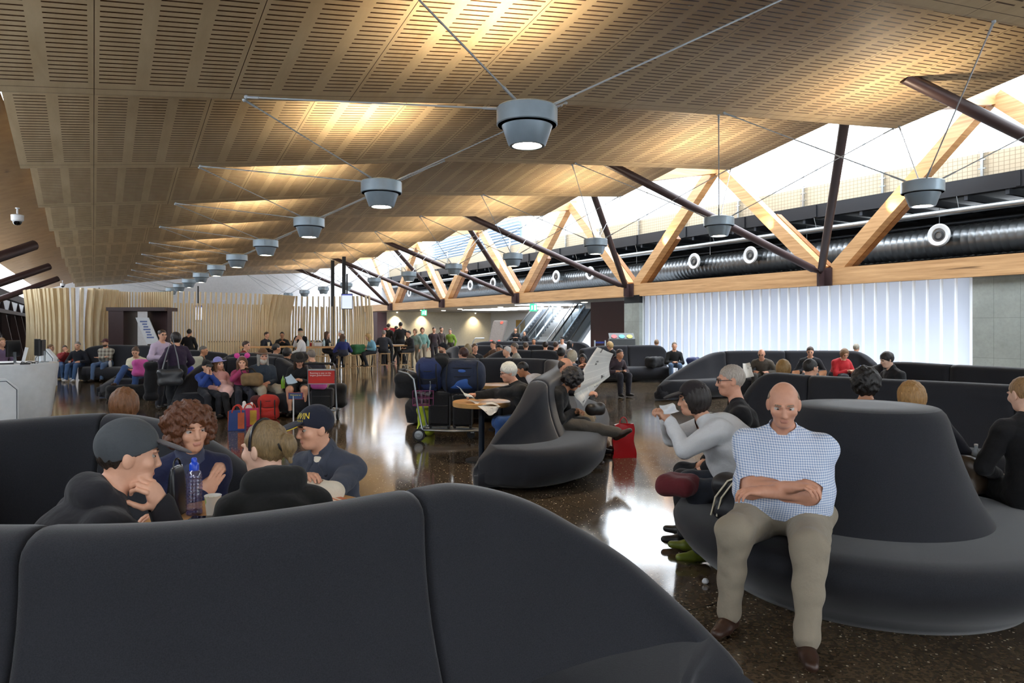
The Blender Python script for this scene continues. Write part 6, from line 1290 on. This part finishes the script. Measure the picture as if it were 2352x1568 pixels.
g = thing('brochure', 'folded pale paper in the hands of the woman in the black felt hat', 'paper', at(674, 12.95, .7), world=True); sheet(g, 'leaf', [pix(654, 866, 12.9), pix(668, 858, 12.9), pix(684, 878, 12.8), pix(660, 882, 12.8)], plain('a9bccb', .7), .01)
g = thing('newspaper', 'crumpled newspaper held by the older man on the long sofa', 'newspaper', at(1722, 16.4, .8), world=True); sheet(g, 'page', [pix(1706, 834, 16.4), pix(1722, 832, 16.4), pix(1732, 864, 16.3), pix(1708, 868, 16.3)], NP, .04)
g = thing('magazine', 'blue and yellow magazine held by the woman in the red coat', 'magazine', at(1976, 16.1, .8), world=True); sheet(g, 'leaf', [pix(1960, 856, 15.7), pix(1976, 838, 15.7), pix(1986, 845, 15.7), pix(1974, 862, 15.6)], plain('6a86b8', .5, var=.4), .02)
for k, (px, z) in enumerate(((1828, 9.0), (1890, 8.9))):
    g = thing('leaflet', 'orange leaflet ' + ('between the two heads above the sofa back' if k == 0 else 'right of the short black haired man'), 'paper', at(px, z, 1.1), world=True); sheet(g, 'leaf', [pix(px - 8, 852, z), pix(px + 8, 850, z), pix(px + 9, 868, z), pix(px - 9, 868, z)], plain('d79a72', .6), .01)
g = thing('napkin', 'white napkin in the hands of the woman in the white shirt', 'napkin', pix(1530, 938, 5.0), world=True); sheet(g, 'fold', [pix(1514, 930, 5.0), pix(1545, 925, 5.02), pix(1560, 945, 5.0), pix(1525, 950, 4.98)], WHITE, .02)
# ---- white desk on the left
dc = at(12, 12.6); g = thing('service_desk', 'white curved service desk at the left edge', 'desk', dc); WD = plain('d6dadd', .3)
MB().lathe([(.66, 0), (.67, .04), (.69, .1), (.80, .98), (.80, 1.02), (.78, 1.03), (0, 1.03)], 64).build('drum', WD, g, smooth=40); MB().lathe([(.64, 0), (.64, .05)], 48).build('plinth', BLACKM, g)
def chamfer_panel(label, px, z, w, h0, h1, fac):
    p = at(px, z, 0); d = face_dir(px, fac); r = Vector((d.y, -d.x, 0)) * -1; g = thing('desk_panel', label, 'panel', p, world=True, group='white chamfered desk panels'); Z = Vector((0, 0, 1)); c = .16
    ol = [(-w / 2, h0), (w / 2, h0), (w / 2, h1 - c), (w / 2 - c, h1), (-w / 2 + c, h1), (-w / 2, h1 - c)]; f = lambda o: (lambda u, v: p + r * u + Z * v + d * o)
    MB().prism(ol, f(.05), f(-.05)).build('panel', WD, g, bevel=.012); s = .88; cy = (h0 + h1) / 2; pts = [p + r * (u * s) + Z * (cy + (v - cy) * .9) + d * .053 for u, v in ol]; MB().tube(pts, .006, 4, closed=True).build('inlay_line', plain('3a4550', .5), g)
chamfer_panel('nearer white chamfered panel in front of the white desk', 2, 11.4, .46, 0, .84, 10); chamfer_panel('farther white chamfered panel right of the desk monitors', 106, 13.6, .40, .55, 1.25, -40)
def desk_monitor(label, px, z, w, h, fac):
    p = at(px, z, 1.03); d = face_dir(px, fac); g = thing('computer_monitor', label, 'monitor', p, rot_of(d), 'monitors on the white desk'); MB().box((0, 0, .12 + h / 2), (w, .04, h)).build('screen', BLACKM, g, bevel=.008); MB().box((0, .03, .1), (.05, .02, .2)).build('neck', ALU, g); MB().lathe([(.1, 0), (.1, .012), (.03, .02)], 16).build('foot', ALU, g)
desk_monitor('left black monitor on the white desk', 30, 12.35, .36, .28, 60); desk_monitor('middle black monitor seen edge on at the white desk', 86, 12.7, .34, .3, 100); desk_monitor('right black monitor seen edge on at the white desk', 98, 12.9, .34, .28, 80)
p = at(52, 12.3, 1.03); g = thing('monitor_stand', 'white angled monitor stand among cables on the desk', 'stand', p); MB().bar((0, 0, 0), (.06, 0, .28), .02, .05).build('strut', WHITE, g); MB().tube([(math.cos(t) * .12 + .1, math.sin(t * 2) * .05, .015 + .02 * math.sin(3 * t)) for t in np.linspace(0, 6.2, 24)], .006, 5).build('cable', RUB, g)
for i, (px, w, lb) in enumerate(((10, .26, 'black keyboard on the white desk'), (58, .14, 'dark card reader on the white desk'))): p = at(px, 12.05, 1.032); o = MB().box(p + Vector((0, 0, .012)), (w, .1, .024)).build(['keyboard', 'card_reader'][i], BLACKM, origin=p); tag(o, lb, ['keyboard', 'card reader'][i])
# ---- stairs, escalators and the hall
SD = FW * .88 + RT * .47; SP = RT * .88 - FW * .47; SB = at(1206, 38.5); ZU = Vector((0, 0, 1)); RISE = .577
def flight(o, n, w, m, name, parent):
    b = MB()
    for i in range(n): b.box(SB + SP * o + SD * (i * .28 + .14) + ZU * ((i + 1) * .1616 - .09), (w, .29, .18), (SP, SD, ZU))
    b.bar(SB + SP * o + SD * .2 - ZU * .05, SB + SP * o + SD * (n * .28) + ZU * (n * .1616 - .25), w, .1); return b.build(name, m, parent)
NS = 17
g = thing('staircase', 'white staircase between the escalators', 'stairs', SB, world=True); g['kind'] = 'structure'; flight(.7, NS, 1.3, plain('e4e6e8', .4), 'steps', g)
for s in (.1, 1.3): MB().tube([SB + SP * s + ZU * .95, SB + SP * s + SD * (NS * .28) + ZU * (NS * .1616 + .95)], .025, 8).build('handrail', ALU, g); b = MB(); [b.tube([SB + SP * s + SD * (k * 1.1) + ZU * (k * 1.1 * RISE), SB + SP * s + SD * (k * 1.1) + ZU * (k * 1.1 * RISE + .95)], .02, 6) for k in range(5)]; b.build('baluster', ALU, g)
ESCG = plastic((.62, .70, .74), .12)
def escalator(label, o, w):
    g = thing('escalator', label, 'escalator', SB + SP * o, world=True, group='escalators beside the stairs'); g['kind'] = 'structure'; flight(o, NS, w, plain('6a7078', .4, .5), 'steps', g)
    for s in (-1, 1):
        q = SB + SP * (o + s * (w / 2 + .06)); e = SD * (NS * .28) + ZU * (NS * .1616); b = MB(); b.add([q - SD * .9, q, q + e, q + e + ZU * .85, q + ZU * .85, q - SD * .9 + ZU * .85], [(0, 1, 4, 5), (1, 2, 3, 4)]); b.build('balustrade', ESCG, g)
        MB().tube([q - SD * .9 + ZU * .1, q - SD * 1.1 + ZU * .5, q - SD * .9 + ZU * .9, q + ZU * .9, q + e + ZU * .9], .045, 8).build('handrail', RUB, g, smooth=50); MB().bar(q + ZU * .1 + SP * .04 * s, q + e + ZU * .1 + SP * .04 * s, .1, .22).build('skirt', plain('b8c0c8', .3, .6), g)
escalator('escalator left of the white staircase', -.65, .9); escalator('escalator right of the white staircase', 2.05, .9)
p0 = at(1128, 37.5); g = thing('padded_case', 'tall grey-brown padded case with orange round marks leaning near the stairs', 'case', p0, world=True); top = pix(1150, 738, 38.4); q = (top - p0).normalized(); sd = RT; nn = sd.cross(q)
MB().box((p0 + top) / 2, (.75, .42, (top - p0).length), (sd, nn, q)).build('body', cloth('6b625c', .7), g, bevel=.08)
for u, v in ((-.2, .42), (.2, .42), (.1, .92)): MB().lathe([(.085, 0), (.085, .02), (0, .02)], 14, p0 + q * ((top - p0).length * v) + sd * u - nn * .215 * (1 if nn.dot(FW) > 0 else -1), 0, (sd, q, -nn if nn.dot(FW) > 0 else nn)).build('round_mark', plain('c8452a', .5), g)
g = thing('barrier_rail', 'bent silver barrier rail before the cream wall', 'rail', at(1098, 37), world=True); MB().tube([at(1086, 37, 0), at(1086, 37, .9), at(1092, 37, 1.1), at(1112, 37.2, 1.1)], .03, 8).build('tube', ALU, g, smooth=60)
pd = at(1115, 60); o = MB().box(Vector((31.4, 52.5, 1.15)), (.12, 1.3, 2.3)).build('door_1', plain('9c7c40', .5)); struct(o); MB().box(Vector((31.33, 52.5, 1.5)), (.05, .22, .9)).build('vision_panel', plain('d8d4c4', .3), o)
def exit_sign(label, px, py, z):
    p = pix(px, py, z); d = face_dir(px, 0); r = Vector((d.y, -d.x, 0)) * -1; g = thing('exit_sign', label, 'exit sign', p, world=True, group='green exit signs'); MB().box(p, (.34, .06, .34), (r, d, ZU)).build('box', emit((.02, .55, .16), 1.4), g)
    b = MB(); b.box(p + d * .035 + r * .08, (.1, .01, .24), (r, d, ZU)); b.box(p + d * .035 - r * .06 + ZU * .07, (.05, .01, .05), (r, d, ZU)); b.box(p + d * .035 - r * .06 - ZU * .03, (.06, .01, .13), (r, d, ZU)); b.bar(p + d * .035 - r * .06 - ZU * .06, p + d * .035 - r * .12 - ZU * .12, .03, .01); b.build('pictogram', emit((.8, 1, .85), 1.6), g); MB().bar(p + ZU * .17, p + ZU * .36, .02, .02).build('hanger', ALU, g)
exit_sign('far green exit sign above the people at the cream wall', 974, 718, 46); exit_sign('near green exit sign above the escalators', 1225, 706, 33.5)
o = MB().box((26, 45, 2.99), (3.2, 9, .03)).build('ceiling_light_panel', emit((.86, .92, 1), 8.0)); tag(o, 'bright white luminous ceiling strip in the hall behind the truss', 'ceiling light')
for i, (x, y) in enumerate(((22.5, 31), (22.6, 36), (23, 41), (23, 47), (24, 52), (25.5, 36.5), (28.3, 40.5), (22.2, 52))):
    o = MB().lathe([(.0, -.01), (.15, -.01), (.17, 0), (.17, .012)], 16, (x, y, 2.985)).build('recessed_downlight', emit((1, .9, .72), 7), origin=(x, y, 2.985)); tag(o, 'small round recessed downlight in the hall ceiling', 'ceiling light', 'recessed hall downlights')
for px in (912, 972, 1092):
    k = 57.6 / ((FW + RT * ((px - CX) / FPX)).y); p = at(px, k, 2.9); warm_spot(p, p + Vector((0, .25, -1)), 170, 100, .9, (1, .86, .6), .08)
    o = MB().lathe([(.05, 0), (.06, .06), (0, .06)], 12, p).build('wall_washer', emit((1, .88, .65), 6), origin=p); tag(o, f'small lamp washing the cream hall wall, {["left", "middle", "right"][(912, 972, 1092).index(px)]} of three', 'lamp')
o = MB().box(at(895, 58.2, 1.25) , (1.5, .05, .75), (RT, FW, ZU)).build('wall_poster', plain('a3202c', .5)); tag(o, 'red poster on the cream wall behind the standing men', 'poster')
bn = at(1428, 27); g = thing('recycling_bins', 'dark grey recycling bin unit with red, blue and green openings', 'bin', bn, world=True)
MB().box(bn + ZU * .62, (.95, .5, 1.24), (RT, FW, ZU)).build('cabinet', plain('3b3f41', .5), g, bevel=.02); sl = (RT, (FW * .8 + ZU * .6).normalized(), (ZU * .8 - FW * .6).normalized()); MB().box(bn + ZU * 1.28, (.95, .5, .03), sl).build('sloped_lid', plain('4a4f50', .5), g)
for i, c in enumerate(('c02a2a', '2aa6c8', 'a8c020')): MB().lathe([(.11, 0), (.11, .015), (0, .015)], 18, bn + ZU * 1.31 + RT * (-.29 + .29 * i) - FW * .03, 0, sl).build('opening', plain(c, .4), g); MB().lathe([(.07, 0), (.085, .002), (.085, .006), (.07, .006)], 18, bn - FW * .255 + ZU * .8 + RT * (-.29 + .29 * i), 0, (RT, ZU, -FW)).build('ring_mark', plain(c, .5), g)
g = thing('queue_barrier', 'blue belt queue barrier in front of the maroon wall', 'barrier', at(1378, 27), world=True)
for px in (1366, 1390): MB().tube([at(px, 26.5, 0), at(px, 26.5, 1.18)], .03, 8).build('post', ALU, g)
MB().box((at(1366, 26.5, 1.1) + at(1390, 26.5, 1.1)) / 2, (.4, .01, .07), (RT, FW, ZU)).build('belt', plain('23337a', .6), g)

soft_bag('bag', 'green and black bag lying on a bar stool', 'bag', at(822, 26.0, .69), .3, (.5, .3, .34), cloth('1f5a30', .8), .025)
r0 = PEOPLE['woman with a blond ponytail and black hooded top seen from behind at the wooden table']; Hh = r0[2]
MB().tube([Hh(math.sin(a) * .0875, .004 - .01 * math.cos(a), .024 + math.cos(a) * .105) for a in np.linspace(-1.75, 1.75, 22)], .006, 6).build('hair_band', plain('1d1f27', .25), r0[0], smooth=60)
MB().tube([Hh(math.cos(a) * .034, -.104 + .010 * math.sin(a), .018 + math.sin(a) * .036) for a in np.linspace(0, 2 * PI, 17)[:-1]], .006, 6, closed=True).build('hair_tie', plain('16130f', .6), r0[0], smooth=60)
if 0:
    pass
import sys
for o_ in SC.objects:
    if o_.parent is None and o_.get('label') and len(o_['label'].replace('-', ' ').split()) > 16: print('LONG', o_['label'], file=sys.stderr)

o = MB().box((23.2, 35.6, 2.985), (3.0, 2.6, .03)).build('ceiling_light_panel', emit((.9, .95, 1), 6.0)); tag(o, 'added white luminous panel that brightens the white staircase', 'ceiling light')  # glowing panel added to light the stairs from above
soft_bag('jacket', 'dark red jacket over the knees of the woman in the white shirt', 'jacket', at(1558, 5.0, .50), .4, (.20, .22, .11), cloth('5f1a22'), .012)

MB().tube([H_(*(A3(0, .135, .042) + RX(-.22) @ A3(math.sin(a) * .0745, math.cos(a) * .0815, -.003))) for a in np.linspace(-1.75, 1.75, 26)], .0028, 5).build('brim_piping', plain('cdb92a', .5), root_, smooth=60)
soft_bag('basket_bag', 'brown woven basket bag on the lap of the magenta sweater girl', 'bag', at(579, 13.15, .60), rot_of(face_dir(579, 170)), (.34, .16, .20), plain('7d6544', .8, var=.5), .012); g = bpy.data.objects['basket_bag']; MB().tube([(-.14, 0, .15), (-.2, .02, .27), (0, .03, .30), (.12, 0, .16)], .016, 6).build('handle', plain('241d18', .5), g, smooth=60)
bottle('green drink bottle held by the long bearded man', at(650, 13.0, .55), .24, .035, plain('6f9a2c', .2), plain('1a1c1a', .4))
